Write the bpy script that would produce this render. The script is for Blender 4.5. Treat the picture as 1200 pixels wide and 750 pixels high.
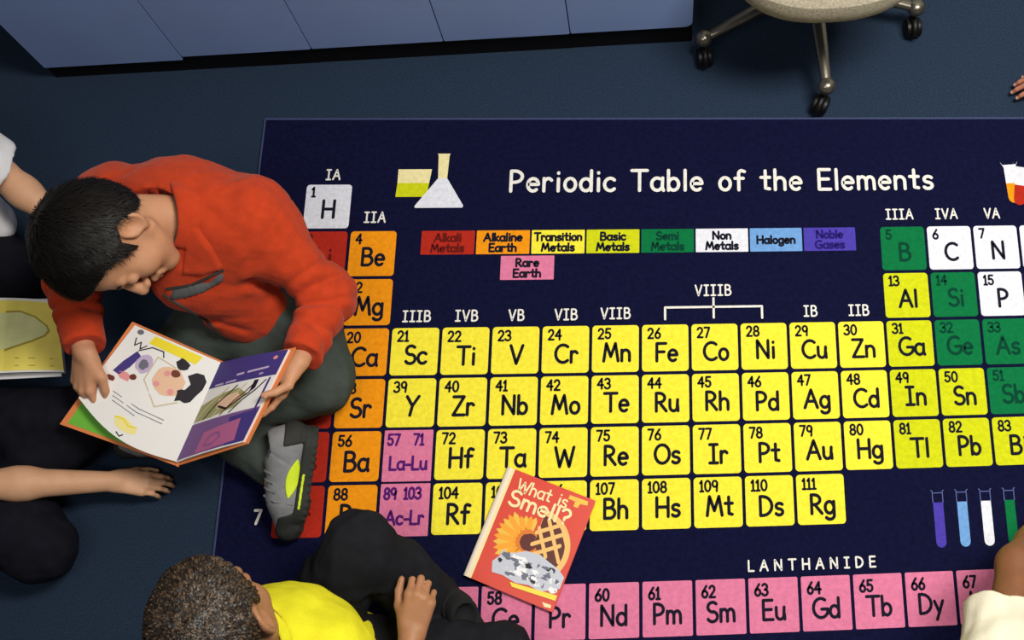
import bpy, bmesh, math, random
import numpy as np
from mathutils import Vector, Matrix

for o in list(bpy.data.objects):
    bpy.data.objects.remove(o, do_unlink=True)
COL = bpy.context.scene.collection
PI = math.pi

# ------------------------------------------------------------------ camera, light, exposure
CAM = np.array([-.1791, -.7315, 2.528])
RC = np.array([[0.99158873, 0.02506008, 0.12697948],
               [0.01465646, 0.95302479, -0.3025375],
               [-0.1285962, 0.30185384, 0.94464135]])
FPX = 1300.0
cam_d = bpy.data.cameras.new('camera')
cam_d.sensor_width = 36.0
cam_d.lens = FPX / 1200.0 * 36.0
cam_d.clip_start = .05
cam = bpy.data.objects.new('camera', cam_d)
COL.objects.link(cam)
cam.matrix_world = Matrix([list(RC[0]) + [CAM[0]], list(RC[1]) + [CAM[1]], list(RC[2]) + [CAM[2]], [0, 0, 0, 1]])
sc = bpy.context.scene
sc.camera = cam
sc.view_settings.view_transform = 'Standard'
sc.view_settings.look = 'None'
sc.view_settings.exposure = 0.45
sc.view_settings.gamma = 1.0
sc.view_settings.use_curve_mapping = False

world = bpy.data.worlds.new('world')
sc.world = world
world.use_nodes = True
world.node_tree.nodes['Background'].inputs[0].default_value = (.80, .90, 1.0, 1)
world.node_tree.nodes['Background'].inputs[1].default_value = .06

def area(name, loc, sx, sy, power, col=(1, .955, .88), rot=(0, 0, 0)):
    l = bpy.data.lights.new(name, 'AREA')
    l.shape = 'RECTANGLE'
    l.size, l.size_y, l.energy, l.color = sx, sy, power, col
    o = bpy.data.objects.new(name, l)
    COL.objects.link(o)
    o.location = loc
    o.rotation_euler = rot
    return o
# ceiling troffers of the classroom (lamps only, at ceiling height)
area('ceiling_lamp_near', (.85, .15, 3.1), 1.2, .6, 84)
area('ceiling_lamp_side', (-1.0, -1.0, 3.1), 1.2, .6, 13)

def px(u, v, z=0.):
    """world point at height z that the photograph shows at pixel u, v"""
    d = RC @ np.array([(u - 600) / FPX, -(v - 375) / FPX, -1.])
    return CAM + (z - CAM[2]) / d[2] * d

def cv(x, y, w):
    """direction given as right / up / towards the viewer -> world, unit length"""
    d = RC @ np.array([x, y, w], float)
    return d / np.linalg.norm(d)

def nz(v):
    v = np.asarray(v, float)
    return v / np.linalg.norm(v)

# ------------------------------------------------------------------ materials
def S(r, g, b):
    f = lambda c: (c / 255 / 12.92) if c / 255 <= .04045 else ((c / 255 + .055) / 1.055) ** 2.4
    return (f(r), f(g), f(b))

MATS = {}
def mat(name, col, rough=.8, var=.0, vscale=8., bump=0., bscale=200., metal=0., spec=.3, sheen=0., bump2=0., b2scale=30., dist=.004):
    if name in MATS:
        return MATS[name]
    m = bpy.data.materials.new(name)
    m.use_nodes = True
    nt = m.node_tree
    N, L = nt.nodes, nt.links
    p = N['Principled BSDF']
    p.inputs['Roughness'].default_value = rough
    p.inputs['Metallic'].default_value = metal
    p.inputs['Specular IOR Level'].default_value = spec
    if sheen:
        p.inputs['Sheen Weight'].default_value = sheen
        p.inputs['Sheen Roughness'].default_value = .5
    p.inputs['Base Color'].default_value = (*col, 1)
    tc = N.new('ShaderNodeTexCoord')
    if var:
        n = N.new('ShaderNodeTexNoise')
        n.inputs['Scale'].default_value = vscale
        n.inputs['Detail'].default_value = 5
        L.new(tc.outputs['Object'], n.inputs['Vector'])
        r = N.new('ShaderNodeValToRGB')
        r.color_ramp.elements[0].position = .3
        r.color_ramp.elements[1].position = .7
        r.color_ramp.elements[0].color = (*[c * (1 - var) for c in col], 1)
        r.color_ramp.elements[1].color = (*[min(1, c * (1 + var)) for c in col], 1)
        L.new(n.outputs['Fac'], r.inputs['Fac'])
        L.new(r.outputs['Color'], p.inputs['Base Color'])
    last = None
    for b, s in ((bump, bscale), (bump2, b2scale)):
        if b:
            n = N.new('ShaderNodeTexNoise')
            n.inputs['Scale'].default_value = s
            n.inputs['Detail'].default_value = 3
            L.new(tc.outputs['Object'], n.inputs['Vector'])
            bn = N.new('ShaderNodeBump')
            bn.inputs['Strength'].default_value = b
            bn.inputs['Distance'].default_value = dist
            L.new(n.outputs['Fac'], bn.inputs['Height'])
            if last:
                L.new(last.outputs['Normal'], bn.inputs['Normal'])
            last = bn
    if last:
        L.new(last.outputs['Normal'], p.inputs['Normal'])
    MATS[name] = m
    return m

# ------------------------------------------------------------------ object helpers
def obj(name, verts, faces, mats, parent=None, midx=None, smooth=True):
    me = bpy.data.meshes.new(name)
    verts = np.asarray(verts, float)
    off = np.zeros(3)
    if parent is not None:
        off = np.array(ORIG[parent.name])
    me.from_pydata((verts - off).tolist() if len(verts) < 200000 else (verts - off), [], faces)
    if not isinstance(mats, (list, tuple)):
        mats = [mats]
    for m in mats:
        me.materials.append(m)
    if midx is not None:
        me.polygons.foreach_set('material_index', np.asarray(midx, np.int32))
    if smooth:
        me.polygons.foreach_set('use_smooth', np.ones(len(me.polygons), bool))
    me.update()
    o = bpy.data.objects.new(name, me)
    COL.objects.link(o)
    ORIG[o.name] = tuple(off)
    if parent is not None:
        o.parent = parent
    return o
ORIG = {}

def thing(name, label, cat, loc, group=None):
    o = bpy.data.objects.new(name, None)
    o.empty_display_size = .05
    COL.objects.link(o)
    o.location = tuple(loc)
    ORIG[o.name] = tuple(loc)
    return tag(o, label, cat, group)

def tag(o, label, cat, group=None):
    o['label'] = label
    o['category'] = cat
    if group:
        o['group'] = group
    return o

class MB:
    """collects shapes with a material index, builds them as ONE mesh object"""
    def __init__(s):
        s.v, s.f, s.m = [], [], []
    def add(s, verts, faces, m=0):
        b = len(s.v)
        s.v += [tuple(map(float, v)) for v in verts]
        s.f += [tuple(i + b for i in f) for f in faces]
        s.m += [m] * len(faces)
    def box(s, c, size, m=0, M=None, bev=.0, seg=2):
        bm = bmesh.new()
        bmesh.ops.create_cube(bm, size=1)
        for v in bm.verts:
            v.co = Vector((v.co.x * size[0], v.co.y * size[1], v.co.z * size[2]))
        if bev:
            bmesh.ops.bevel(bm, geom=list(bm.edges), offset=bev, segments=seg, profile=.5, affect='EDGES')
        s.bm(bm, c, M, m)
    def bm(s, bm, c=(0, 0, 0), M=None, m=0):
        bm.verts.index_update()
        vs = [v.co.copy() for v in bm.verts]
        if M is not None:
            A = np.asarray(M)
            vs = [A @ np.array(v) for v in vs]
        s.add([np.array(v) + np.array(c) for v in vs], [[v.index for v in f.verts] for f in bm.faces], m)
        bm.free()
    def tube(s, pts, rad, m=0, n=12, caps=True):
        pts = [np.asarray(p, float) for p in pts]
        if not hasattr(rad, '__len__'):
            rad = [rad] * len(pts)
        vs, fs = [], []
        ref = np.array([0, 0, 1.])
        prev = None
        for i, p in enumerate(pts):
            t = nz(pts[min(i + 1, len(pts) - 1)] - pts[max(i - 1, 0)])
            a = prev if prev is not None else (ref if abs(t[2]) < .9 else np.array([1., 0, 0]))
            a = nz(a - t * (a @ t))
            prev = a
            b = np.cross(t, a)
            for k in range(n):
                q = 2 * PI * k / n
                vs.append(p + rad[i] * (a * math.cos(q) + b * math.sin(q)))
        for i in range(len(pts) - 1):
            for k in range(n):
                k2 = (k + 1) % n
                fs.append((i * n + k, i * n + k2, (i + 1) * n + k2, (i + 1) * n + k))
        if caps:
            fs.append(tuple(range(n))[::-1])
            fs.append(tuple((len(pts) - 1) * n + k for k in range(n)))
        s.add(vs, fs, m)
    def lathe(s, prof, c=(0, 0, 0), m=0, n=24, M=None):
        vs, fs = [], []
        for r, z in prof:
            for k in range(n):
                q = 2 * PI * k / n
                vs.append(np.array([r * math.cos(q), r * math.sin(q), z]))
        for i in range(len(prof) - 1):
            for k in range(n):
                k2 = (k + 1) % n
                fs.append((i * n + k, i * n + k2, (i + 1) * n + k2, (i + 1) * n + k))
        fs.append(tuple(range(n))[::-1])
        fs.append(tuple((len(prof) - 1) * n + k for k in range(n)))
        if M is not None:
            vs = [np.asarray(M) @ v for v in vs]
        s.add([v + np.array(c) for v in vs], fs, m)
    def build(s, name, mats, parent=None, smooth=True):
        o = obj(name, s.v, s.f, mats, parent, s.m, smooth)
        if smooth:
            try:
                o.data.set_sharp_from_angle(angle=math.radians(40))
            except Exception:
                pass
        return o

# ------------------------------------------------------------------ implicit surfaces -> one continuous mesh
def rc(a, b, ra, rb=None):
    return ('c', np.asarray(a, float), np.asarray(b, float), ra, ra if rb is None else rb)
def el(c, r, M=None):
    return ('e', np.asarray(c, float), np.asarray(r, float), np.eye(3) if M is None else np.asarray(M))
def dprim(P, p):
    if p[0] == 'c':
        _, a, b, ra, rb = p
        ba = b - a
        q = P - a
        h = np.clip(q @ ba / max(ba @ ba, 1e-12), 0, 1)
        return np.sqrt(((q - h[:, None] * ba) ** 2).sum(1)) - (ra + (rb - ra) * h)
    _, c, r, M = p
    q = (P - c) @ M
    k0 = np.sqrt(((q / r) ** 2).sum(1))
    k1 = np.sqrt(((q / (r * r)) ** 2).sum(1)) + 1e-9
    return k0 * (k0 - 1) / k1
def smin(a, b, k):
    h = np.clip(.5 + .5 * (b - a) / k, 0, 1)
    return b + (a - b) * h - k * h * (1 - h)
def smax(a, b, k):
    return -smin(-a, -b, k)
def uni(P, prims, k):
    d = None
    for p in prims:
        e = dprim(P, p)
        d = e if d is None else smin(d, e, k)
    return d
def wob(P, seed, freq, amp):
    """soft folds: sines along random directions, bent by other sines"""
    rs = np.random.RandomState(seed)
    out = 0
    for i in range(4):
        a, b = rs.normal(size=3), rs.normal(size=3)
        a, b = nz(a), nz(b)
        f = freq * (1 + .55 * i)
        w = np.sin(P @ b * f * .45 + rs.rand() * 6)
        out = out + np.sin(P @ a * f + 1.6 * w + rs.rand() * 6) / (1 + .6 * i)
    return out * amp / 2.2

def sdf_mesh(fn, lo, hi, h, B=8):
    lo, hi = np.asarray(lo, float), np.asarray(hi, float)
    nb = np.maximum(1, np.ceil((hi - lo) / (h * B)).astype(int))
    n = nb * B + 1
    cen = np.stack(np.meshgrid(*[lo[i] + (np.arange(nb[i]) + .5) * B * h for i in range(3)], indexing='ij'), -1).reshape(-1, 3)
    dc = np.concatenate([fn(cen[i:i + 200000]) for i in range(0, len(cen), 200000)])
    D = np.empty(n, np.float32)
    full = np.where(dc < 0, -1., 1.).reshape(nb).astype(np.float32)
    big = np.repeat(np.repeat(np.repeat(full, B, 0), B, 1), B, 2)
    D[:-1, :-1, :-1] = big
    D[-1], D[:, -1], D[:, :, -1] = 1, 1, 1
    near = np.where(np.abs(dc) < B * h * 1.25)[0]
    off = np.stack(np.meshgrid(*[np.arange(B + 1)] * 3, indexing='ij'), -1).reshape(-1, 3)
    bi = np.stack(np.unravel_index(near, nb), -1) * B
    step = 400
    for s in range(0, len(near), step):
        I = (bi[s:s + step, None, :] + off[None]).reshape(-1, 3)
        d = fn(lo + I * h)
        D[I[:, 0], I[:, 1], I[:, 2]] = d
    ins = D < 0
    c = [(0, 0, 0), (1, 0, 0), (0, 1, 0), (1, 1, 0), (0, 0, 1), (1, 0, 1), (0, 1, 1), (1, 1, 1)]
    m = n - 1
    cnt = np.zeros(m, np.int8)
    for dx, dy, dz in c:
        cnt += ins[dx:dx + m[0], dy:dy + m[1], dz:dz + m[2]]
    A = np.argwhere((cnt > 0) & (cnt < 8))
    val = np.stack([D[A[:, 0] + x, A[:, 1] + y, A[:, 2] + z] for x, y, z in c], 1)
    acc = np.zeros((len(A), 3))
    num = np.zeros(len(A))
    ca = np.array(c, float)
    for i in range(8):
        for j in range(i + 1, 8):
            if abs(ca[i] - ca[j]).sum() == 1:
                x = (val[:, i] < 0) != (val[:, j] < 0)
                t = val[:, i] / np.where(x, val[:, i] - val[:, j], 1)
                acc += np.where(x[:, None], ca[i] + t[:, None] * (ca[j] - ca[i]), 0)
                num += x
    V = lo + (A + acc / num[:, None]) * h
    idx = -np.ones(m, np.int64)
    idx[A[:, 0], A[:, 1], A[:, 2]] = np.arange(len(A))
    F = []
    for ax in range(3):
        u, w = (ax + 1) % 3, (ax + 2) % 3
        sl0 = [slice(None)] * 3
        sl1 = [slice(None)] * 3
        sl0[ax], sl1[ax] = slice(0, -1), slice(1, None)
        ch = np.argwhere(ins[tuple(sl0)] != ins[tuple(sl1)])
        ok = (ch[:, u] > 0) & (ch[:, w] > 0) & (ch[:, u] < m[u]) & (ch[:, w] < m[w])
        ch = ch[ok]
        q = []
        for du, dw in ((-1, -1), (0, -1), (0, 0), (-1, 0)):
            e = ch.copy()
            e[:, u] += du
            e[:, w] += dw
            q.append(idx[e[:, 0], e[:, 1], e[:, 2]])
        q = np.stack(q, 1)
        flip = ~ins[ch[:, 0], ch[:, 1], ch[:, 2]]
        q[flip] = q[flip][:, ::-1]
        F.append(q)
    F = np.concatenate(F)
    F = F[(F >= 0).all(1)]
    return V, F

def bounds(prims, pad):
    lo, hi = [], []
    for p in prims:
        if p[0] == 'c':
            r = max(p[3], p[4])
            lo += [p[1] - r, p[2] - r]
            hi += [p[1] + r, p[2] + r]
        else:
            lo.append(p[1] - p[2].max())
            hi.append(p[1] + p[2].max())
    return np.min(lo, 0) - pad, np.max(hi, 0) + pad

def sdf_obj(name, fn, lo, hi, h, m, parent=None):
    V, F = sdf_mesh(fn, lo, hi, h)
    return obj(name, V, F.tolist(), m, parent)
# ------------------------------------------------------------------ room shell
carpet = mat('carpet_blue', S(38, 52, 71), .95, var=.30, vscale=260, bump=.6, bscale=420, spec=.1)
def slab(name, lo, hi, m):
    mb = MB()
    lo, hi = np.array(lo, float), np.array(hi, float)
    mb.box((lo + hi) / 2, hi - lo)
    o = mb.build(name, m, smooth=False)
    o['kind'] = 'structure'
    return o
slab('floor', (-3.6, -3.2, -.06), (3.2, 1.42, 0), carpet)
slab('wall_back', (-3.6, 1.36, 0), (3.2, 1.44, 3.1), mat('wall_paint', S(205, 205, 198), .8, bump=.1, bscale=150))

# ------------------------------------------------------------------ round-ended handwriting strokes
GL = {
 'A': (.78, "0,0 .38,1 .72,0|.14,.36 .60,.36"), 'B': (.68, ".06,0 .06,1|.06,1 .3,1 @.3,.77,.24,.23,90,-90 .08,.54|.08,.54 .34,.54 @.34,.27,.28,.27,90,-90 .06,0"),
 'C': (.74, "@.42,.5,.42,.5,50,310"), 'D': (.76, ".06,0 .06,1|.06,1 @.2,.5,.5,.5,88,-88 .06,0"),
 'E': (.62, ".56,1 .06,1 .06,0 .58,0|.06,.52 .5,.52"), 'F': (.6, ".58,1 .06,1 .06,0|.06,.52 .48,.52"),
 'G': (.80, "@.42,.5,.42,.5,55,330|.46,.44 .80,.44 .78,.2"), 'H': (.76, ".06,0 .06,1|.68,0 .68,1|.06,.5 .68,.5"),
 'I': (.52, ".04,1 .46,1|.25,1 .25,0|.03,0 .47,0"), 'K': (.68, ".06,0 .06,1|.58,1 .08,.45 .62,0"), 'L': (.58, ".06,1 .06,0 .54,0"),
 'M': (.92, ".04,0 .18,1 .44,.25 .70,1 .86,0"), 'N': (.78, ".06,0 .06,1 .68,0 .68,1"), 'O': (.84, "@.42,.5,.40,.5,90,450"),
 'P': (.62, ".06,0 .06,1|.06,1 @.22,.72,.34,.28,88,-88 .08,.44"), 'R': (.68, ".06,0 .06,1|.06,1 @.22,.74,.32,.26,88,-88 .08,.48|.24,.48 .62,0"),
 'S': (.64, "@.34,.75,.26,.25,40,250 .36,.5 @.32,.26,.28,.26,75,-150"), 'T': (.74, ".02,1 .72,1|.37,1 .37,0"),
 'U': (.72, ".06,1 .06,.35 @.36,.32,.30,.32,180,360 .66,1"), 'V': (.70, ".02,1 .34,0 .68,1"), 'W': (1.02, ".02,1 .25,0 .5,.85 .76,0 1.0,1"),
 'X': (.66, ".04,0 .62,1|.04,1 .62,0"), 'Y': (.66, ".02,1 .33,.5 .66,1|.33,.5 .22,0"), 'Z': (.68, ".04,1 .62,1 .04,0 .66,0"),
 'a': (.58, "@.27,.31,.25,.31,60,330|.52,.62 .50,.15 .56,0"), 'b': (.56, ".05,1 .05,0|@.28,.30,.23,.30,170,-170"), 'c': (.50, "@.28,.31,.26,.31,45,315"),
 'd': (.58, "@.27,.30,.24,.30,15,345|.51,1 .51,0"), 'e': (.56, ".05,.33 .50,.33 @.28,.31,.24,.31,5,310"), 'f': (.46, ".46,.92 @.32,.80,.13,.17,60,180 .19,0|.02,.58 .40,.58"),
 'g': (.58, "@.27,.31,.24,.31,15,345|.52,.62 .52,-.1 @.28,-.12,.24,.2,0,-150"), 'h': (.56, ".05,1 .05,0|.05,.38 @.27,.36,.22,.25,165,0 .49,0"),
 'i': (.20, ".10,.6 .10,0|.10,.88 .10,.9"), 'k': (.52, ".05,1 .05,0|.44,.6 .07,.27 .48,0"), 'l': (.18, ".09,1 .09,0"),
 'm': (.84, ".05,.62 .05,0|.05,.38 @.23,.38,.18,.24,165,0 .41,0|.41,.38 @.59,.38,.18,.24,165,0 .78,0"), 'n': (.56, ".05,.62 .05,0|.05,.36 @.27,.37,.22,.25,165,0 .49,0"),
 'o': (.56, "@.28,.31,.24,.31,90,450"), 'p': (.56, ".05,.62 .05,-.32|@.28,.31,.23,.31,170,-170"), 'r': (.44, ".05,.62 .05,0|.05,.34 @.24,.36,.19,.26,165,40"),
 's': (.48, "@.26,.47,.19,.15,35,240 @.23,.16,.20,.16,70,-150"), 't': (.46, ".22,.95 .22,.08 .40,.04|.02,.62 .42,.62"), 'u': (.56, ".05,.62 .05,.25 @.26,.24,.21,.24,180,340 .49,.62|.49,.3 .51,0"),
 'w': (.74, ".02,.62 .19,0 .37,.55 .54,0 .72,.62"), 'x': (.50, ".04,0 .46,.62|.04,.62 .46,0"), 'y': (.54, ".03,.62 .26,.05|.50,.62 .12,-.34"), 'z': (.52, ".04,.60 .46,.60 .04,0 .48,0"),
 '0': (.62, "@.31,.5,.27,.5,90,450"), '1': (.36, ".04,.78 .2,1 .2,0|.04,0 .36,0"), '2': (.60, "@.28,.72,.24,.28,165,-35 .04,0 .56,0"),
 '3': (.58, "@.26,.75,.24,.25,150,-85 @.26,.26,.28,.26,85,-155"), '4': (.62, ".44,0 .44,1 .02,.36 .60,.36"), '5': (.60, ".52,1 .12,1 .08,.56 @.28,.32,.26,.30,115,-155"),
 '6': (.60, ".46,1 .12,.5 @.30,.28,.25,.28,160,520"), '7': (.58, ".03,1 .54,1 .2,0"), '8': (.60, "@.30,.75,.22,.25,90,450|@.30,.26,.26,.26,90,450"),
 '9': (.60, "@.28,.70,.24,.29,20,380 .46,0"), '-': (.40, ".05,.36 .36,.36"), '?': (.54, "@.27,.74,.22,.25,165,-60 .27,.42 .27,.28|.27,.03 .27,.05"), ' ': (.42, ''),
}
def glyph_strokes(ch):
    adv, s = GL[ch]
    out = []
    for st in s.split('|'):
        pts = []
        for t in st.split():
            if t[0] == '@':
                cx, cy, rx, ry, a0, a1 = map(float, t[1:].split(','))
                n = max(4, int(abs(a1 - a0) / 20))
                for i in range(n + 1):
                    a = math.radians(a0 + (a1 - a0) * i / n)
                    pts.append((cx + rx * math.cos(a), cy + ry * math.sin(a)))
            else:
                pts.append(tuple(map(float, t.split(','))))
        if pts:
            out.append(pts)
    return adv, out
def text_width(s, gap=.12):
    return sum(GL[c][0] + gap for c in s) - gap
def stroke_poly(pts, w):
    """flat ribbon with round ends along 2-D points -> verts, faces"""
    P = [np.array(p, float) for p in pts]
    Q = [P[0]]
    for p in P[1:]:
        if np.linalg.norm(p - Q[-1]) > 1e-6:
            Q.append(p)
    if len(Q) == 1:
        Q.append(Q[0] + np.array([0, 1e-3]))
    V, F = [], []
    dirs = [nz(Q[i + 1] - Q[i]) for i in range(len(Q) - 1)]
    def arc(c, a0, a1, n=5):
        return [c + w / 2 * np.array([math.cos(a0 + (a1 - a0) * i / n), math.sin(a0 + (a1 - a0) * i / n)]) for i in range(n + 1)]
    left, right = [], []
    for i, p in enumerate(Q):
        d0 = dirs[max(i - 1, 0)]
        d1 = dirs[min(i, len(dirs) - 1)]
        if i and i < len(Q) - 1 and d0 @ d1 < .45:
            # sharp corner: two normals and a round joint
            for d in (d0, d1):
                nn = np.array([-d[1], d[0]])
                left.append(p + nn * w / 2)
                right.append(p - nn * w / 2)
            a = [np.append(q_, 1.) for q_ in arc(p, 0, 2 * PI, 10)[:-1]]
            b = len(V)
            V += a
            F.append(tuple(range(b, b + len(a))))
        else:
            d = nz(d0 + d1)
            nn = np.array([-d[1], d[0]]) / max(.7, d @ d0)
            left.append(p + nn * w / 2)
            right.append(p - nn * w / 2)
    b = len(V)
    V += left + right
    n = len(left)
    for i in range(n - 1):
        F.append((b + i, b + n + i, b + n + i + 1, b + i + 1))
    for c, d, lv in ((Q[0], -dirs[0], .5), (Q[-1], dirs[-1], 1.)):
        a = math.atan2(d[1], d[0])
        b = len(V)
        V += [np.append(q_, lv) for q_ in arc(c, a - PI / 2, a + PI / 2)]
        F.append(tuple(range(b, b + 6)))
    return V, F
def text_polys(s, x, y, h, w, sx=1., anchor='l', gap=.12, slant=0.):
    """strokes of a word, y upward, cap height h -> list of (verts, faces)"""
    W = text_width(s, gap) * h * sx
    x0 = x - (W / 2 if anchor == 'c' else W if anchor == 'r' else 0)
    out = []
    for ch in s:
        adv, st = glyph_strokes(ch)
        for pts in st:
            q = [(x0 + (a + slant * b) * h * sx, y + b * h) for a, b in pts]
            out.append(stroke_poly(q, w))
        x0 += (adv + gap) * h * sx
    return out
def round_rect(x0, y0, x1, y1, r, n=4):
    out = []
    for cx, cy, a in ((x1 - r, y1 - r, 0), (x0 + r, y1 - r, 90), (x0 + r, y0 + r, 180), (x1 - r, y0 + r, 270)):
        for i in range(n + 1):
            q = math.radians(a + 90 * i / n)
            out.append((cx + r * math.cos(q), cy + r * math.sin(q)))
    return out

# ------------------------------------------------------------------ the rug
CO = np.array([[0.0146, -0.064], [1.0116, 0.0006], [-0.01, -0.4779], [-0.0741, 0.0043], [0.0025, 0.0391], [0.0013, 0.0003]])
def G(c, r):
    c = (c - 9) / 9
    r = (r - 4) / 4
    return np.array([1, c, r, c * c, c * r, r * r]) @ CO
RZ = .010
rug_cols = dict(navy=S(14, 16, 48), red=S(178, 44, 30), orange=S(240, 150, 22), yellow=S(244, 230, 62), lime=S(204, 210, 26), green=S(12, 112, 62),
                white=S(226, 228, 238), sky=S(110, 158, 214), violet=S(74, 62, 168), pink=S(218, 122, 158), ink=S(26, 26, 40), inkgreen=S(8, 66, 48),
                inkred=S(104, 26, 22), inkviolet=S(40, 28, 110), inkplum=S(84, 30, 110), letter=S(232, 230, 222), cream=S(240, 228, 170), edge=S(92, 104, 160))
RM = list(rug_cols)
rug_m = [mat('rug_' + k, v, .92, var=.10 if k != 'navy' else .25, vscale=90, bump=.5, bscale=380, spec=.08, sheen=.0) for k, v in rug_cols.items()]
RK = {k: i for i, k in enumerate(RM)}
rug = thing('area_rug', 'dark navy area rug woven with a colourful periodic table of the elements', 'rug', (*G(9, 5), 0))
pile = MB()
C0, C1, R0, R1 = -1.0, 19.0, -1.42, 12.2
nc, nr = 60, 40
def rug_edge(c, r):
    """left edge bows slightly, as the photograph shows"""
    return G(c, r)
vs = [(*rug_edge(C0 + (C1 - C0) * i / nc, R0 + (R1 - R0) * j / nr), RZ) for j in range(nr + 1) for i in range(nc + 1)]
fs = [(j * (nc + 1) + i, (j + 1) * (nc + 1) + i, (j + 1) * (nc + 1) + i + 1, j * (nc + 1) + i + 1) for j in range(nr) for i in range(nc)]
pile.add(vs, fs, RK['navy'])
def lay(poly_or_vf, m, lift):
    """a flat figure in (column, row) units pressed into the pile"""
    if isinstance(poly_or_vf, tuple):
        V, F = poly_or_vf
    else:
        V, F = poly_or_vf, [tuple(range(len(poly_or_vf)))]
    W = [(*G(v[0], v[1]), RZ + lift + (.00003 * v[2] if len(v) > 2 else 0)) for v in V]
    # rows grow downward: turn every face to look up
    F2 = []
    for f in F:
        a = sum(W[f[i]][0] * W[f[(i + 1) % len(f)]][1] - W[f[(i + 1) % len(f)]][0] * W[f[i]][1] for i in range(len(f)))
        F2.append(f if a > 0 else tuple(f)[::-1])
    pile.add(W, F2, RK[m])
L1, L2, L3 = .0007, .0013, .0019
def write(s, c, r, h, w, m, sx=1., anchor='l', gap=.12, lift=L2):
    for i, (V, F) in enumerate(text_polys(s, 0, 0, h, w, sx, anchor, gap)):
        lay(([(c + v[0], r - v[1], (v[2] if len(v) > 2 else 0) + 2 * (i % 5)) for v in V], F), m, lift)
def tile(c, r, m, num, sym, ink='ink', symsize=.34, dy=0.):
    lay(round_rect(c + .032, r + .03, c + .968, r + .965, .07), m, L1)
    if num:
        write(num, c + .15, r + .30 + dy * .5, .195, .042, ink, .98, gap=.14)
    if sym:
        write(sym, c + .53, r + .76 + dy, symsize, .062, ink, 1.0, 'c', gap=.10)
MAIN = "H He|Li Be B C N O F Ne|Na Mg Al Si P S Cl Ar|K Ca Sc Ti V Cr Mn Fe Co Ni Cu Zn Ga Ge As Se Br Kr|Rb Sr Y Zr Nb Mo Te Ru Rh Pd Ag Cd In Sn Sb Te I Xe|Cs Ba * Hf Ta W Re Os Ir Pt Au Hg Tl Pb Bi Po At Rn|Fr Ra * Rf Db Sg Bh Hs Mt Ds Rg"
rows = [r.split() for r in MAIN.split('|')]
num = 0
red_, og = 'red', 'orange'
METALLOID = {'B', 'Si', 'Ge', 'As', 'Sb', 'Te2', 'At'}
NONMETAL = {'H', 'C', 'N', 'O', 'P', 'S', 'Se'}
for ri, els in enumerate(rows):
    n = len(els)
    cols = {2: [0, 17], 8: [0, 1] + list(range(12, 18))}.get(n, list(range(18)))
    for c, e in zip(cols, els):
        num += 1
        if e == '*':
            first = ('57', '71', 'La-Lu') if ri == 5 else ('89', '103', 'Ac-Lr')
            lay(round_rect(c + .03, ri + .02, c + .97, ri + .98, .02), 'pink', L1)
            write(first[0], c + .10, ri + .30, .20, .045, 'inkplum', .9)
            write(first[1], c + (.60 if ri == 5 else .48), ri + .30, .20, .045, 'inkplum', .9)
            write(first[2], c + .52, ri + .76, .24, .05, 'inkplum', 1.0, 'c', gap=.08)
            num += 14
            continue
        ink = 'ink'
        if c == 0 and e != 'H':
            col, ink = 'red', 'inkred'
        elif c == 1:
            col = 'orange'
        elif e in ('B', 'Si', 'Ge', 'As', 'Sb', 'At') or (e == 'Te' and c == 15):
            col, ink = 'green', 'inkgreen'
        elif e in NONMETAL:
            col = 'white'
        elif c == 16:
            col = 'sky'
        elif c == 17:
            col, ink = 'violet', 'inkviolet'
        elif c >= 12:
            col = 'lime'
        else:
            col = 'yellow'
        rr = random.Random(num)
        tile(c, ri, col, str(num), e, ink, .35 if len(e) == 2 else .36, rr.uniform(-.03, .01))
# lanthanide and actinide strips
for r0, els, n0 in ((7.88, 'La Ce Pr Nd Pm Sm Eu Gd Tb Dy Ho Er Tm Yb Lu', 57), (9.7, 'Ac Th Pa U Np Pu Am Cm Bk Cf Es Fm Md No Lr', 89)):
    for i, e in enumerate(els.split()):
        c = 3 + i
        lay(round_rect(c + .035, r0 + .02, c + .97, r0 + .99, .03), 'pink', L1)
        write(str(n0 + i), c + .15, r0 + .33, .20, .046, 'inkplum' if r0 > 9 else 'ink', .95, gap=.14)
        write(e.replace('q', 'g'), c + .50, r0 + .76, .34, .058, 'ink', 1.0, 'c', gap=.10)
write('LANTHANIDE', 9.04, 7.77, .185, .034, 'letter', 1.06, gap=.60)
write('ACTINIDE', 9.2, 9.55, .20, .04, 'letter', 1.0, gap=.58)
write('Periodic Table of the Elements', 4.24, .19, .44, .070, 'letter', 1.06, gap=.155)
# group names
for s, c, r in (('IA', .56, -.08), ('IIA', 1.5, .84), ('IIIB', 2.5, 2.9), ('IVB', 3.5, 2.9), ('VB', 4.5, 2.9), ('VIB', 5.5, 2.9), ('VIIB', 6.5, 2.89), ('IB', 10.48, 2.9), ('IIB', 11.48, 2.9),
                ('VIIIB', 8.49, 2.44), ('IIIA', 12.47, .86), ('IVA', 13.48, .86), ('VA', 14.47, .86), ('VIA', 15.5, .86), ('VIIA', 16.5, .86), ('VIIIA', 17.5, -.1)):
    write(s, c, r, .21, .034, 'letter', .92, 'c', gap=.22)
for i in range(7):
    write(str(i + 1), -.32, i + .70, .24, .05, 'letter', .95)
for pts in ([(7.5, 2.92), (7.5, 2.68), (9.48, 2.68), (9.48, 2.92)], [(8.49, 2.5), (8.49, 2.9)]):
    V, F = stroke_poly(pts, .045)
    lay((V, F), 'letter', L2)
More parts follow.
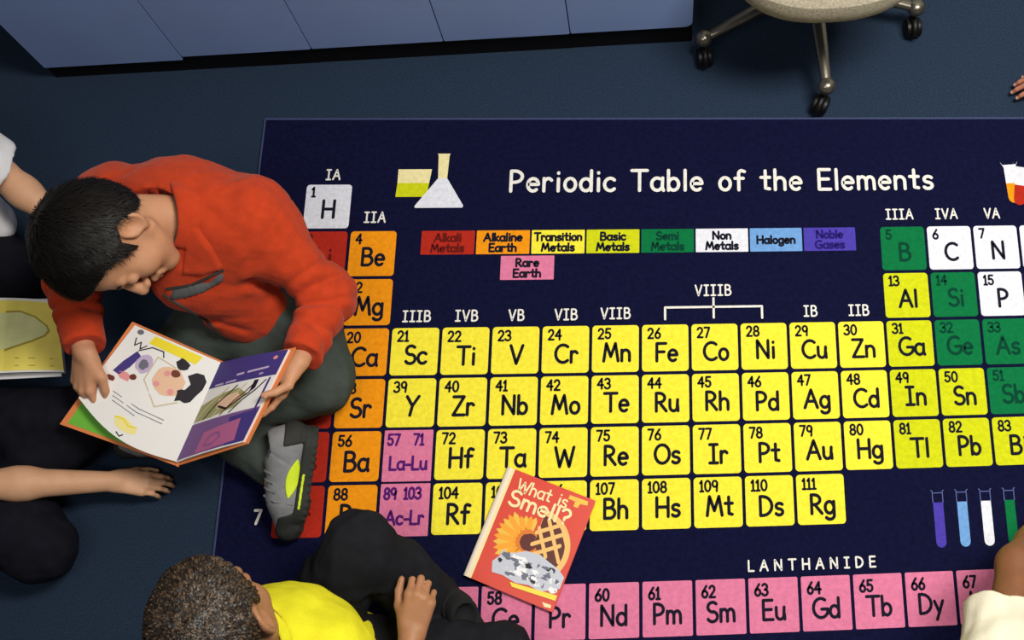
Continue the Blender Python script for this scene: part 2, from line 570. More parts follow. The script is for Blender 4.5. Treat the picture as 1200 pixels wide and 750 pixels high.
# legend of the families
LEG = [('red', 'Alkali|Metals', 'inkred'), ('orange', 'Alkaline|Earth', 'ink'), ('yellow', 'Transition|Metals', 'ink'), ('lime', 'Basic|Metals', 'ink'), ('green', 'Semi|Metals', 'inkgreen'),
       ('white', 'Non|Metals', 'ink'), ('sky', 'Halogen', 'ink'), ('violet', 'Noble|Gases', 'inkviolet')]
lw = (11.52 - 2.46) / 8
for i, (col, t, ink) in enumerate(LEG + [('pink', 'Rare|Earth', 'ink')]):
    c0, r0 = (2.46 + lw * i, 1.03) if i < 8 else (4.11, 1.57)
    lay(round_rect(c0 + .02, r0, c0 + lw - .02, r0 + .5, .015), col, L1)
    parts = t.split('|')
    for k, wd in enumerate(parts):
        y = r0 + (.225 + .22 * k if len(parts) == 2 else .33)
        sx = min(1.15, .98 / (text_width(wd, .1) * .16))
        write(wd, c0 + lw / 2, y, .16, .044, ink, sx, 'c', gap=.10)
# beaker and flask
lay([(1.90, -.30), (2.60, -.30), (2.56, .0), (1.90, .0)], 'cream', L1)
lay([(1.90, .0), (2.56, .0), (2.52, .30), (1.88, .30)], 'lime', L1)
lay([(2.70, -.64), (2.97, -.64), (2.95, -.60), (2.93, -.10), (2.74, -.10), (2.72, -.60)], 'cream', L2)
lay([(2.74, -.10), (2.93, -.10), (3.30, .50), (3.28, .54), (2.30, .54), (2.29, .50)], 'white', L2)
# row of test tubes under the table
def tube_fig(c, r, w, h, fill, rim='edge', level=.2, tilt=0.):
    def T(p):
        x, y = p
        return (c + x * math.cos(tilt) - y * math.sin(tilt), r + x * math.sin(tilt) + y * math.cos(tilt))
    pts = [(-w / 2, h * level), (w / 2, h * level), (w / 2, h - w / 2)]
    for i in range(1, 8):
        a = PI * i / 8
        pts.append((w / 2 * math.cos(a), h - w / 2 + w / 2 * math.sin(a)))
    pts.append((-w / 2, h - w / 2))
    lay([T(p) for p in pts], fill, L1)
    for q in ([(-w * .5, h * level), (-w * .5, 0), (-w * .62, -.02)], [(w * .5, h * level), (w * .5, 0), (w * .62, -.02)], [(-w * .5, .03), (w * .5, .03)]):
        V, F = stroke_poly([T(p) for p in q], .016)
        lay((V, F), rim, L1)
for i, k in enumerate(['violet', 'sky', 'white', 'green', 'lime', 'yellow', 'orange', 'red']):
    tube_fig(12.80 + .475 * i, 6.42, .20, 1.05, k, 'edge')
# tubes beside the title
def flare(c, r, tilt, fill, up=0.):
    def T(p):
        x, y = p
        return (c + x * math.cos(tilt) - y * math.sin(tilt), r + x * math.sin(tilt) + y * math.cos(tilt))
    lay([T(p) for p in [(-.2, 0), (-.15, .08), (.15, .08), (.2, 0), (.13, .14), (.13, .5), (-.13, .5), (-.13, .14)]], 'white', L1 + up)
    pts = [(-.13, .5), (.13, .5), (.13, .82)] + [(.13 * math.cos(PI * i / 6), .82 + .13 * math.sin(PI * i / 6)) for i in range(1, 6)] + [(-.13, .82)]
    lay([T(p) for p in pts], fill, L1 + up)
flare(14.95, -.42, -.06, 'orange')
flare(15.24, -.36, .16, 'red', .0003)
flare(15.66, -.42, .22, 'lime', .0006)
pile.build('pile', rug_m, rug, smooth=False)
# serged edge running round the rug
eb = MB()
ring = [(C0 + (C1 - C0) * i / 40, R0) for i in range(41)] + [(C1, R0 + (R1 - R0) * i / 30) for i in range(1, 31)] + \
       [(C1 - (C1 - C0) * i / 40, R1) for i in range(1, 41)] + [(C0, R1 - (R1 - R0) * i / 30) for i in range(1, 31)]
eb.tube([(*G(a, b), .0058) for a, b in ring], .0050, 0, 8, False)
eb.build('serged_edge', mat('rug_binding', S(62, 70, 108), .9, var=.2, vscale=200, bump=.4, bscale=400), rug)
bk = MB()
bk.add([(*G(a, b), .0005) for a, b in ring] + [(*G(a, b), RZ) for a, b in ring], [(i, i + 1, i + 1 + len(ring), i + len(ring)) for i in range(len(ring) - 1)] + [tuple(range(len(ring)))], 0)
bk.build('backing', rug_m[RK['navy']], rug, smooth=False)
# ------------------------------------------------------------------ cabinets along the back
lam = mat('blue_laminate', S(138, 162, 216), .42, var=.06, vscale=3, bump=.05, bscale=300, spec=.4)
dark = mat('black_plinth', S(9, 9, 11), .7, spec=.2)
grey_edge = mat('carcass_blue', S(92, 108, 148), .5)
CX = [-1.797, -1.401, -1.046, -.696, -.371, -.065]
CYF = [.806, .806, .807, .807, .808, .812]
where = ['at the far left end of the row', 'second from the left in the row', 'in the middle of the row',
         'second from the right in the row', 'at the right end beside the office chair']
for i in range(5):
    x0, x1 = CX[i], CX[i + 1]
    yf = CYF[i]
    zb = .080 if i else .064
    c = thing('base_cabinet', 'plain blue laminate base cabinet front, ' + where[i], 'cabinet', ((x0 + x1) / 2, yf + .25, 0), 'blue base cabinets along the back')
    b = MB()
    b.box(((x0 + x1) / 2, yf + .27, (zb + .72) / 2), (x1 - x0 - .002, .50, .72 - zb), 0, bev=.003)
    b.build('body', grey_edge, c)
    d = MB()
    rgt = .020 if i == 4 else .004
    # door leaf with eased corners (the free end of the row is well rounded)
    pr = []
    w, h = x1 - x0 - .003, .72 - zb
    for cx_, cz_, a, r in ((w - rgt, h - .004, 0, rgt), (.004, h - .004, 90, .004), (.004, .004, 180, .004), (w - rgt, rgt, 270, rgt)):
        rr = r
        cz2 = h - rr if a in (0, 90) else rr
        for k in range(6):
            q = math.radians(a + 18 * k)
            pr.append((cx_ + rr * math.cos(q), cz2 + rr * math.sin(q)))
    n = len(pr)
    vs = [(x0 + .0015 + a, yf, zb + z) for a, z in pr] + [(x0 + .0015 + a, yf + .019, zb + z) for a, z in pr]
    d.add(vs, [tuple(range(n)), tuple(range(2 * n - 1, n - 1, -1))] + [(k, k + n, (k + 1) % n + n, (k + 1) % n) for k in range(n)])
    dd = d.build('door', lam, c)
    hb = MB()
    hb.tube([((x0 + x1) / 2 - .05, yf, .665), ((x0 + x1) / 2 - .05, yf - .02, .665), ((x0 + x1) / 2 + .05, yf - .02, .665), ((x0 + x1) / 2 + .05, yf, .665)], .005)
    hb.build('handle', mat('brushed_steel', S(170, 170, 172), .35, metal=1), dd)
    p = MB()
    p.box(((x0 + x1) / 2, yf + .228, zb / 2), (x1 - x0 - .001, .44, zb), 0)
    p.build('plinth', dark, c, smooth=False)
w = MB()
w.box(((CX[0] + CX[5]) / 2, .807 + .262, .737), (CX[5] - CX[0] + .02, .55, .03), 0, bev=.006)
wt = w.build('worktop', mat('worktop_grey', S(150, 152, 158), .4, var=.15, vscale=120))
tag(wt, 'long grey worktop lying over the row of blue base cabinets', 'worktop')

# ------------------------------------------------------------------ office chair
chrome = mat('pewter_metal', S(132, 126, 114), .28, metal=.85, spec=.5)
blackp = mat('black_plastic', S(9, 9, 10), .45)
fab = mat('beige_upholstery', S(160, 152, 134), .95, var=.28, vscale=240, bump=.5, bscale=500, spec=.1)
tips = [px(825, 44, .085), px(969, 100, .085), px(1074, 8, .085)]
hub = np.array([.225, .885, .0])
ch = thing('office_chair', 'beige fabric office chair on a five-star metal base with black casters', 'chair', (hub[0], hub[1], 0))
angs = [math.atan2(t[1] - hub[1], t[0] - hub[0]) for t in tips]
rads = [math.hypot(t[1] - hub[1], t[0] - hub[0]) for t in tips]
angs += [angs[2] + 1.29, angs[2] + 2.55]
rads += [.27, .27]
hb = MB()
hb.lathe([(.0, .075), (.034, .075), (.040, .09), (.038, .125), (.028, .14), (.0, .14)][1:-1], (hub[0], hub[1], 0), 0, 24)
hb.build('hub', chrome, ch)
turn = [-1.45, -2.0, -1.5, .6, 2.2]
for k in range(5):
    a, r = angs[k], rads[k]
    u = np.array([math.cos(a), math.sin(a), 0])
    s_ = np.array([-u[1], u[0], 0])
    lg = MB()
    # tapering, slightly arched arm
    n = 9
    vs = []
    for i in range(n):
        t = i / (n - 1)
        q = hub + u * (.03 + (r - .03) * t) + np.array([0, 0, .112 - .030 * t ** 1.6])
        hw, hh = .020 - .008 * t, .016 - .006 * t
        for j in range(12):
            b = 2 * PI * j / 12
            vs.append(q + s_ * hw * math.copysign(abs(math.cos(b)) ** .7, math.cos(b)) + np.array([0, 0, 1]) * hh * math.copysign(abs(math.sin(b)) ** .7, math.sin(b)))
    fs = [(i * 12 + j, i * 12 + (j + 1) % 12, (i + 1) * 12 + (j + 1) % 12, (i + 1) * 12 + j) for i in range(n - 1) for j in range(12)]
    fs += [tuple(range(12))[::-1], tuple((n - 1) * 12 + j for j in range(12))]
    lg.add(vs, fs)
    tip = hub + u * r
    lg.lathe([(.004, .066), (.017, .068), (.021, .076), (.020, .090), (.013, .098), (.004, .100)], tip, 0, 20)
    leg = lg.build('leg', chrome, ch)
    cs = MB()
    wd = np.array([math.cos(turn[k]), math.sin(turn[k]), 0])
    wx = np.array([-wd[1], wd[0], 0])
    wc = tip + wd * .020
    M = np.stack([wd, np.array([0, 0, 1.]), wx], 1)
    for sgn in (-1, 1):
        cs.lathe([(.006, -.008), (.019, -.008), (.0230, -.0055), (.0240, 0), (.0230, .0055), (.019, .008), (.006, .008)], wc + wx * .0105 * sgn + np.array([0, 0, .0240]), 0, 24, M)
    cs.tube([tip + np.array([0, 0, .03]), tip + np.array([0, 0, .070])], .007)
    # hood over the two wheels
    cs.tube([wc + np.array([0, 0, .0240]) + .024 * (math.cos(q) * wd + math.sin(q) * np.array([0, 0, 1])) for q in np.linspace(.2, PI - .1, 10)], [.009] * 10)
    cs.build('caster', blackp, leg)
cl = MB()
cl.tube([hub + np.array([0, 0, .13]), hub + np.array([0, 0, .24])], .025, 0, 20)
cl.tube([hub + np.array([0, 0, .22]), hub + np.array([0, -.02, .335])], .014, 0, 16)
cl.build('gas_column', blackp, ch)
# seat pad: a rounded square, domed, with a waterfall front
sc0 = np.array([.215, .820, 0])
def superell(a, b, e, n, z, c=sc0):
    out = []
    for k in range(n):
        q = 2 * PI * k / n
        out.append((c[0] + a * math.copysign(abs(math.cos(q)) ** (2 / e), math.cos(q)), c[1] + b * math.copysign(abs(math.sin(q)) ** (2 / e), math.sin(q)), z))
    return out
def stack(mb, rings, m=0):
    n = len(rings[0])
    vs = [p for r in rings for p in r]
    fs = [(i * n + j, i * n + (j + 1) % n, (i + 1) * n + (j + 1) % n, (i + 1) * n + j) for i in range(len(rings) - 1) for j in range(n)]
    fs += [tuple(range(n))[::-1], tuple((len(rings) - 1) * n + j for j in range(n))]
    mb.add(vs, fs, m)
st = MB()
stack(st, [superell(.222 * k, .208 * k, 2.4, 64, z) for k, z in ((.90, .362), (.975, .368), (1.0, .385), (1.0, .405), (.975, .422), (.9, .432), (.6, .437), (.2, .435), (.03, .434))])
seat = st.build('seat', fab, ch)
pn = MB()
stack(pn, [superell(.222 * k, .208 * k, 2.4, 48, z) for k, z in ((.3, .333), (.80, .338), (.90, .350), (.91, .364))])
pn.build('seat_pan', blackp, ch)
br = MB()
bc = np.array([.215, 1.075, .70])
rings = []
for yy, k in ((-.022, .80), (-.026, .95), (-.012, 1.0), (.012, 1.0), (.024, .93), (.026, .75)):
    rg = []
    for j in range(48):
        q = 2 * PI * j / 48
        xx = .20 * k * math.copysign(abs(math.cos(q)) ** .8, math.cos(q))
        zz = .19 * k * math.copysign(abs(math.sin(q)) ** .8, math.sin(q))
        rg.append((bc[0] + xx, bc[1] + yy - 1.1 * xx * xx + .04 * zz, bc[2] + zz))
    rings.append(rg)
stack(br, rings)
br.build('backrest', fab, ch)
bb = MB()
bb.tube([(.215, .90, .34), (.215, 1.06, .335), (.215, 1.115, .38), (.215, 1.118, .68)], [.018, .018, .018, .016], 0, 12)
bb.build('back_support', blackp, ch)

# ------------------------------------------------------------------ figures printed on a flat or curved page
def decal(mb, surf, pts, m, lift, sub=1):
    """closed figure (s, t) -> fan of faces following the surface"""
    P = []
    for i in range(len(pts)):
        a, b = np.array(pts[i], float), np.array(pts[(i + 1) % len(pts)], float)
        for k in range(sub):
            P.append(a + (b - a) * k / sub)
    n = len(P)
    if sum(P[i][0] * P[(i + 1) % n][1] - P[(i + 1) % n][0] * P[i][1] for i in range(n)) > 0:
        P = P[::-1]
    bm = bmesh.new()
    f0 = bm.faces.new([bm.verts.new((p[0], p[1], 0)) for p in P])
    bmesh.ops.triangulate(bm, faces=[f0])
    if sub > 1:
        for _ in range(3):
            long_ = [e for e in bm.edges if e.calc_length() > .09]
            if long_:
                bmesh.ops.subdivide_edges(bm, edges=long_, cuts=1)
                bmesh.ops.triangulate(bm, faces=list(bm.faces))
    bm.verts.index_update()
    mb.add([surf(v.co.x, v.co.y, lift) for v in bm.verts], [[v.index for v in f.verts] for f in bm.faces], m)
    bm.free()
def decal_vf(mb, surf, VF, m, lift):
    V, F = VF
    V = [(v[0], v[1], v[2] if len(v) > 2 else 0.) for v in V]
    F2 = []
    for f in F:
        a = sum(V[f[i]][0] * V[f[(i + 1) % len(f)]][1] - V[f[(i + 1) % len(f)]][0] * V[f[i]][1] for i in range(len(f)))
        F2.append(tuple(f)[::-1] if a > 0 else f)
    mb.add([surf(a, b, lift + .00003 * e) for a, b, e in V], F2, m)
def blob(cx, cy, rx, ry, n=18, seed=0, jag=.0):
    r = random.Random(seed)
    return [(cx + rx * (1 + r.uniform(-jag, jag)) * math.cos(2 * PI * i / n), cy + ry * (1 + r.uniform(-jag, jag)) * math.sin(2 * PI * i / n)) for i in range(n)]

# ------------------------------------------------------------------ the red book on the rug
ink_cols = dict(red=S(216, 70, 52), cream=S(246, 226, 170), sun=S(244, 164, 40), gold=S(236, 190, 70), brown=S(92, 34, 26), crust=S(238, 190, 112), silver=S(196, 200, 212),
                steel=S(104, 108, 124), white=S(240, 240, 244), dkred=S(150, 36, 34), rust=S(222, 120, 36), black=S(22, 20, 24), lemon=S(244, 222, 70))
IK = {k: i for i, k in enumerate(ink_cols)}
ink_m = [mat('cover_' + k, v, .32, spec=.5) for k, v in ink_cols.items()]
zt = .026
TL, TR, BR, BL = px(605, 550, zt), px(700, 588, zt), px(645, 716, zt), px(540, 673, zt)
ex, ey = (TR - TL + BR - BL) / 2, (BL - TL + BR - TR) / 2
ey = ey - ex * (ex @ ey) / (ex @ ex)
cen_ = (TL + TR + BR + BL) / 4
o_ = cen_ - ex / 2 - ey / 2
bk_ = thing('book', 'red hardcover book about smell with a sunflower and pie, lying shut on the rug', 'book', (cen_[0], cen_[1], RZ))
def board(z0, z1, s0, s1, t0, t1, name, mm, r=.002):
    mb = MB()
    pr = round_rect(s0, t0, s1, t1, .012)
    n = len(pr)
    P = lambda s, t, z: (o_[0] + ex[0] * s + ey[0] * t, o_[1] + ex[1] * s + ey[1] * t, z)
    vs = [P(s, t, z0) for s, t in pr] + [P(s, t, z1) for s, t in pr]
    fs = [tuple(range(n)), tuple(range(2 * n - 1, n - 1, -1))] + [(k, k + n, (k + 1) % n + n, (k + 1) % n) for k in range(n)]
    mb.add(vs, fs)
    return mb, P
zb0 = RZ + .003
mb, Pb = board(zb0, zb0 + .0022, 0, 1, 0, 1, '', None)
mb.build('back_cover', ink_m[0], bk_, smooth=False)
mb, Pb = board(zb0 + .0022, zt - .0022, .02, .975, .018, .982, '', None)
mb.build('page_block', mat('page_edges', S(232, 226, 208), .8, var=.12, vscale=300), bk_, smooth=False)
sp = MB()
prof = []
for i in range(9):
    q = PI / 2 + PI * i / 8
    prof.append((.012 + .055 * math.cos(q), (zb0 + zt) / 2 + (zt - zb0) / 2 * math.sin(q)))
prof += [(a + .018, z * 1.0 if 0 else (zb0 + zt) / 2 + (z - (zb0 + zt) / 2) * .82) for a, z in prof[::-1]]
n = len(prof)
sp.add([Pb(a, 0, z) for a, z in prof] + [Pb(a, 1, z) for a, z in prof], [(k, (k + 1) % n, (k + 1) % n + n, k + n) for k in range(n)] + [tuple(range(n)), tuple(range(2 * n - 1, n - 1, -1))])
s_o = sp.build('spine', mat('spine_cream', S(240, 226, 206), .4), bk_)
s_o['label'] = 'pale cream spine'
mb, Pb = board(zt - .0022, zt, 0.02, 1, 0, 1, '', None)
su = lambda s, t, l: np.array(Pb(s, t, zt + l))
A_ = lambda i: .00012 * i
decal(mb, su, [(.02, .0), (.055, .0), (.055, 1), (.02, 1)], IK['cream'], A_(1))
# sunflower: long petals fanned to the left of a dark heart
fc = (.46, .55)
asp = np.linalg.norm(ex) / np.linalg.norm(ey)
for k in range(17):
    a = math.radians(88 + 178 * k / 16)
    L = .355 if 3 < k < 15 else .29
    d = (math.cos(a), -math.sin(a) * asp)
    nn = (math.sin(a), math.cos(a) * asp)
    p = [(fc[0] + d[0] * L * t + nn[0] * wv, fc[1] + d[1] * L * t + nn[1] * wv) for t, wv in ((.1, .015), (.5, .032), (.85, .03), (1, 0), (.85, -.03), (.5, -.032), (.1, -.015))]
    p = [(max(.07, a_), b_) for a_, b_ in p]
    decal(mb, su, p, IK['sun' if k % 2 else 'gold'], A_(2 + k % 2))
decal(mb, su, blob(fc[0] + .02, fc[1] - .015, .13, .13 * asp, 18, 2, .06), IK['rust'], A_(4))
decal(mb, su, blob(fc[0] + .03, fc[1] - .01, .095, .095 * asp, 18, 3, .08), IK['brown'], A_(5))
# pie wedge: crust rim, dark filling, lattice of pastry
pc = (.55, .545)
def sector(R, a0, a1, n=16):
    return [pc] + [(pc[0] + R * math.cos(math.radians(a0 + (a1 - a0) * i / n)), pc[1] - R * asp * math.sin(math.radians(a0 + (a1 - a0) * i / n))) for i in range(n + 1)]
decal(mb, su, sector(.40, 92, -34), IK['crust'], A_(6))
decal(mb, su, sector(.34, 91, -33), IK['brown'], A_(7))
for q in range(3):
    a0 = np.array([.46 + .15 * q, .30])
    a1 = a0 + np.array([.26, .30])
    b0 = np.array([.48, .47 + .105 * q])
    b1 = b0 + np.array([.34, -.21])
    for kk, (u0, u1) in enumerate(((a0, a1), (b0, b1))):
        pts = []
        for tt in np.linspace(0, 1, 14):
            p_ = u0 + (u1 - u0) * tt
            dx, dy = p_[0] - pc[0], (p_[1] - pc[1]) / asp
            if math.hypot(dx, dy) < .36 and dx > -.02 and dy < .18:
                pts.append(tuple(p_))
        if len(pts) > 1:
            decal_vf(mb, su, stroke_poly(pts, .036), IK['crust'], A_(8 + kk * .6 + q * .12))
# silver foil heap
decal(mb, su, [(.20, .80), (.28, .70), (.42, .655), (.50, .615), (.66, .60), (.78, .63), (.90, .655), (.985, .70), (.985, .80), (.90, .84), (.80, .885), (.66, .87), (.52, .895), (.36, .875), (.24, .885)], IK['silver'], A_(10))
rf = random.Random(5)
for k in range(84):
    cx_, cy_ = rf.uniform(.27, .94), rf.uniform(.66, .85)
    if cy_ < .70 and (cx_ < .42 or cx_ > .85):
        continue
    decal(mb, su, blob(cx_, cy_, rf.uniform(.014, .05), rf.uniform(.008, .026), 9, k, .5), IK[['steel', 'white', 'white', 'steel', 'silver', 'black'][k % 6] if k % 12 != 11 else 'silver'], A_(11 + k * .035))
decal(mb, su, [(.46, .905), (.985, .86), (.985, .905), (.50, .935)], IK['lemon'], A_(14))
decal(mb, su, [(.72, .035), (.93, .03), (.94, .065), (.86, .075), (.85, .115), (.80, .115), (.80, .07), (.72, .07)], IK['gold'], A_(3))
decal(mb, su, [(.86, .955), (.96, .95), (.97, .975), (.90, .985)], IK['cream'], A_(3))
for s_, x_, y_, h_, w_, sx_ in (('What is', .15, .165, .105, .020, .95), ('Smell?', .115, .300, .130, .030, .98)):
    for V, F in text_polys(s_, 0, 0, 1, .001, 1, 'l', .1):
        pass
    W_ = text_width(s_, .10)
    tot = .58 if s_ == 'What is' else .70
    k_ = tot / W_
    x0 = x_
    nst = 0
    for chh in s_:
        adv, stt = glyph_strokes(chh)
        for pts in stt:
            nst += 1
            q = [(x0 + a * k_, (y_ - b * h_ - .02 * (x0 - x_)) / asp * 1.0) for a, b in pts]
            # strokes drawn in square units, then put on the page
            V, F = stroke_poly(q, w_)
            decal_vf(mb, su, ([(v[0], v[1] * asp, v[2] if len(v) > 2 else 0.) for v in V], F), IK['cream'], A_(15) + .00006 * (nst % 6))
        x0 += (adv + .10) * k_
mb.build('front_cover', ink_m, bk_, smooth=False)

# ------------------------------------------------------------------ open picture book in the boy's hands
BS0, BS1 = px(207, 546, .215), px(262, 424, .270)          # spine, lower and upper end
BLb, BLt = px(70, 497, .245), px(155, 377, .300)           # left board
BRb, BRt = px(290, 520, .315), px(346, 407, .370)          # right board
ob = thing('picture_book', 'open orange-edged picture book held by the child in the red jacket', 'book', tuple((BS0 + BS1) / 2))
page_cols = dict(page=S(236, 234, 232), orange=S(226, 132, 74), green=S(112, 186, 62), purple=S(70, 56, 128), plum=S(120, 84, 140), pinkp=S(176, 96, 140), yellow=S(240, 220, 50),
                 black=S(30, 24, 34), skin=S(232, 190, 160), brown=S(110, 50, 34), lav=S(196, 176, 210), olive=S(160, 158, 106), tan=S(206, 190, 160), grey=S(110, 110, 122), rose=S(228, 150, 150), lightyellow=S(244, 230, 150))
PK = {k: i for i, k in enumerate(page_cols)}
page_m = [mat('print_' + k, v, .5, spec=.35) for k, v in page_cols.items()]
def quad_slab(name, q, th, m, parent, grow=0.):
    a, b, c, d = [np.array(x) for x in q]
    nrm = nz(np.cross(b - a, d - a))
    mb = MB()
    cc = (a + b + c + d) / 4
    ps = [p + (p - cc) * grow for p in (a, b, c, d)]
    mb.add([p for p in ps] + [p - nrm * th for p in ps], [(0, 1, 2, 3), (7, 6, 5, 4)] + [(k, k + 4, (k + 1) % 4 + 4, (k + 1) % 4) for k in range(4)])
    return mb.build(name, m, parent, smooth=False), nrm
cov_l, nl = quad_slab('left_cover', (BLb, BS0, BS1, BLt), .0035, page_m[PK['orange']], ob)
cov_r, nr_ = quad_slab('right_cover', (BS0, BRb, BRt, BS1), .0035, page_m[PK['orange']], ob)
sp = MB()
sp.tube([BS0 - (nl + nr_) * .001, BS1 - (nl + nr_) * .001], .0045, 0, 12)
sp.build('spine', page_m[PK['orange']], ob)
# green endpaper shows where the page lifts off the left board
gm = MB()
def bil(a, b, c, d):
    """corner order: top-left, top-right, bottom-right, bottom-left"""
    a, b, c, d = map(np.array, (a, b, c, d))
    nrm = nz(np.cross(d - a, b - a))
    def f(s, t, l=0.):
        return (a * (1 - s) + b * s) * (1 - t) + (d * (1 - s) + c * s) * t + nrm * l
    return f, nrm
fl, nL = bil(BLt, BS1, BS0, BLb)
decal(gm, fl, [(.05, .03), (.98, .03), (.98, .97), (.05, .97)], 0, .0006)
gm.build('endpaper', page_m[PK['green']], ob, smooth=False)
def page_grid(name, f, th, parent, n=24, extra=None):
    mb = MB()
    vs = [f(i / n, j / n, 0.) for j in range(n + 1) for i in range(n + 1)] + [f(i / n, j / n, -th) for j in range(n + 1) for i in range(n + 1)]
    N1 = (n + 1) ** 2
    fs = []
    for j in range(n):
        for i in range(n):
            q = (j * (n + 1) + i, (j + 1) * (n + 1) + i, (j + 1) * (n + 1) + i + 1, j * (n + 1) + i + 1)
            fs += [q, tuple(x + N1 for x in q[::-1])]
    rim = [i for i in range(n + 1)] + [(j + 1) * (n + 1) - 1 for j in range(1, n + 1)] + [n * (n + 1) + i for i in range(n - 1, -1, -1)] + [j * (n + 1) for j in range(n - 1, 0, -1)]
    for k in range(len(rim)):
        a, b = rim[k], rim[(k + 1) % len(rim)]
        fs.append((a, b, b + N1, a + N1))
    mb.add(vs, fs, PK['page'])
    return mb
# left leaf: humps out of the gutter and curls off the board at its lower outer corner
flat, nP = bil(px(158, 381, .310), px(264, 427, .278), px(207, 541, .226), px(92, 466, .292))
def leaf(s, t, l=0.):
    hump = .012 * math.sin(PI * min(1, s)) ** 1.2 * (1 - .3 * t)
    # lower edge of the leaf sweeps in a curve
    sag = .016 * math.sin(PI * s) * t ** 2
    dn = flat(s, 1, 0) - flat(s, 0, 0)
    return flat(s, t, hump + l) + nz(dn) * sag * 1.6
lp = page_grid('left_page', leaf, .0006, ob)
dL = lambda pts, m, k=1, sub=3: decal(lp, leaf, pts, PK[m], .0004 * k, sub)
dl = lambda pts, w_, m, k=1: decal_vf(lp, leaf, stroke_poly(pts, w_), PK[m], .0004 * k)
dL(blob(.10, .045, .035, .03), 'grey', 1)
dL([(.26, .02), (.78, .02), (.75, .115), (.24, .115)], 'yellow', 1, 6)
dl([(.10, .12), (.13, .2), (.17, .14), (.2, .21), (.24, .15)], .012, 'black', 2)
dl([(.2, .23), (.3, .14), (.42, .13), (.45, .18)], .012, 'black', 2)
dL([(.19, .24), (.13, .40), (.10, .54), (.17, .54), (.22, .42), (.25, .27)], 'purple', 1)
dL(blob(.32, .32, .085, .10, 14, 1, .1), 'lav', 1)
dL(blob(.32, .33, .045, .055, 12, 2, .15), 'grey', 2)
dL(blob(.13, .61, .04, .028, 10, 3, .2), 'brown', 2)
dL(blob(.30, .485, .036, .028, 10, 4, .2), 'brown', 2)
dL(blob(.22, .52, .07, .04, 10, 14, .2), 'rose', 1)
for a, b in (((.40, .20), (.40, .45)), ((.40, .45), (.61, .62)), ((.61, .62), (.77, .50)), ((.40, .20), (.60, .22))):
    dl([a, b], .012, 'tan', 2)
dL(blob(.60, .36, .15, .14, 16, 5, .08), 'skin', 1)
dL(blob(.56, .30, .03, .028, 10), 'rose', 3)
dL(blob(.52, .43, .03, .025, 10), 'rose', 3)
dL(blob(.67, .44, .03, .03, 10), 'rose', 3)
dL(blob(.63, .27, .045, .035, 10, 6, .1), 'brown', 3)
dL(blob(.645, .165, .07, .055, 12, 7, .22), 'black', 3)
dL([(.74, .24), (.80, .18), (.87, .17), (.92, .22), (.92, .30), (.89, .38), (.87, .45), (.80, .46), (.74, .50), (.73, .43), (.78, .36), (.80, .30)], 'black', 3)
dL(blob(.80, .42, .08, .065, 11, 9, .2), 'black', 3)
for k in range(3):
    dl([(.22 + .02 * k, .70 + .035 * k), (.50, .70 + .035 * k), (.74, .69 + .035 * k)][: 3 if k < 2 else 2], .007, 'grey', 2)
dL(blob(.47, .88, .12, .05, 12, 11, .15), 'lightyellow', 1)
dl([(.36, .865), (.44, .84), (.5, .87), (.57, .85)], .012, 'yellow', 2)
dl([(.44, .965), (.48, .98), (.50, .955)], .01, 'black', 2)
lp.build('left_page', page_m, ob, smooth=False)
# right leaf block
frr, nR = bil(BS1 + nr_ * .010 + (BRt - BS1) * .01, BRt + nr_ * .006 - (BRt - BS1) * .05, BRb + nr_ * .006 - (BRb - BS0) * .05, BS0 + nr_ * .008 + (BRb - BS0) * .01)
def leaf_r(s, t, l=0.):
    return frr(s, .02 + .955 * t, .006 * math.sin(PI * s) + l)
rp = page_grid('right_page', leaf_r, .0062, ob)
dR = lambda pts, m, k=1, sub=4: decal(rp, leaf_r, pts, PK[m], .0004 * k, sub)
drl = lambda pts, w_, m, k=1: decal_vf(rp, leaf_r, stroke_poly(pts, w_), PK[m], .0004 * k)
dR([(0.0, .0), (1, .0), (1, .27), (0, .27)], 'purple', 1, 8)
dR(blob(.88, .07, .03, .02), 'rose', 2)
drl([(.42, .185), (.66, .175), (.84, .165)], .022, 'lav', 2)
drl([(.12, .25), (.4, .245), (.8, .225)], .018, 'lav', 2)
dR([(0, .28), (1, .28), (1, .60), (0, .62)], 'page', 1, 8)
dR([(.02, .44), (.3, .36), (.55, .34), (.7, .42), (.62, .55), (.3, .60), (.02, .61)], 'olive', 2)
dR([(.30, .42), (.55, .38), (.66, .46), (.5, .53), (.32, .52)], 'skin', 3)
for q in range(5):
    drl([(.05 + .13 * q, .60), (.14 + .14 * q, .48), (.26 + .14 * q, .40), (.38 + .13 * q, .31)], .018, ['tan', 'black', 'tan', 'brown', 'black'][q], 4)
drl([(.35, .5), (.5, .55), (.62, .48), (.74, .42), (.78, .31)], .02, 'black', 5)
dR([(.74, .29), (.80, .29), (.80, .38), (.74, .42)], 'black', 5)
dR([(0, .63), (1, .61), (1, .985), (0, .985)], 'plum', 1, 8)
dR([(.62, .66), (1, .63), (1, .985), (.74, .985)], 'purple', 2)
dR([(.30, .76), (.80, .70), (.86, .95), (.30, .98)], 'pinkp', 3)
drl([(.40, .90), (.44, .82), (.56, .80), (.60, .86), (.52, .92), (.42, .92)], .018, 'plum', 4)
drl([(.94, .3), (.94, .96)], .03, 'purple', 3)
rp.build('right_page', page_m, ob, smooth=False)
for nm, a, b in (('spine', BS0, BS1), ('lb', BS0, BLb), ('lt', BS1, BLt), ('rb', BS0, BRb), ('rt', BS1, BRt), ('lout', BLb, BLt), ('rout', BRb, BRt)):
    print('BOOK', nm, round(float(np.linalg.norm(a - b)), 3))
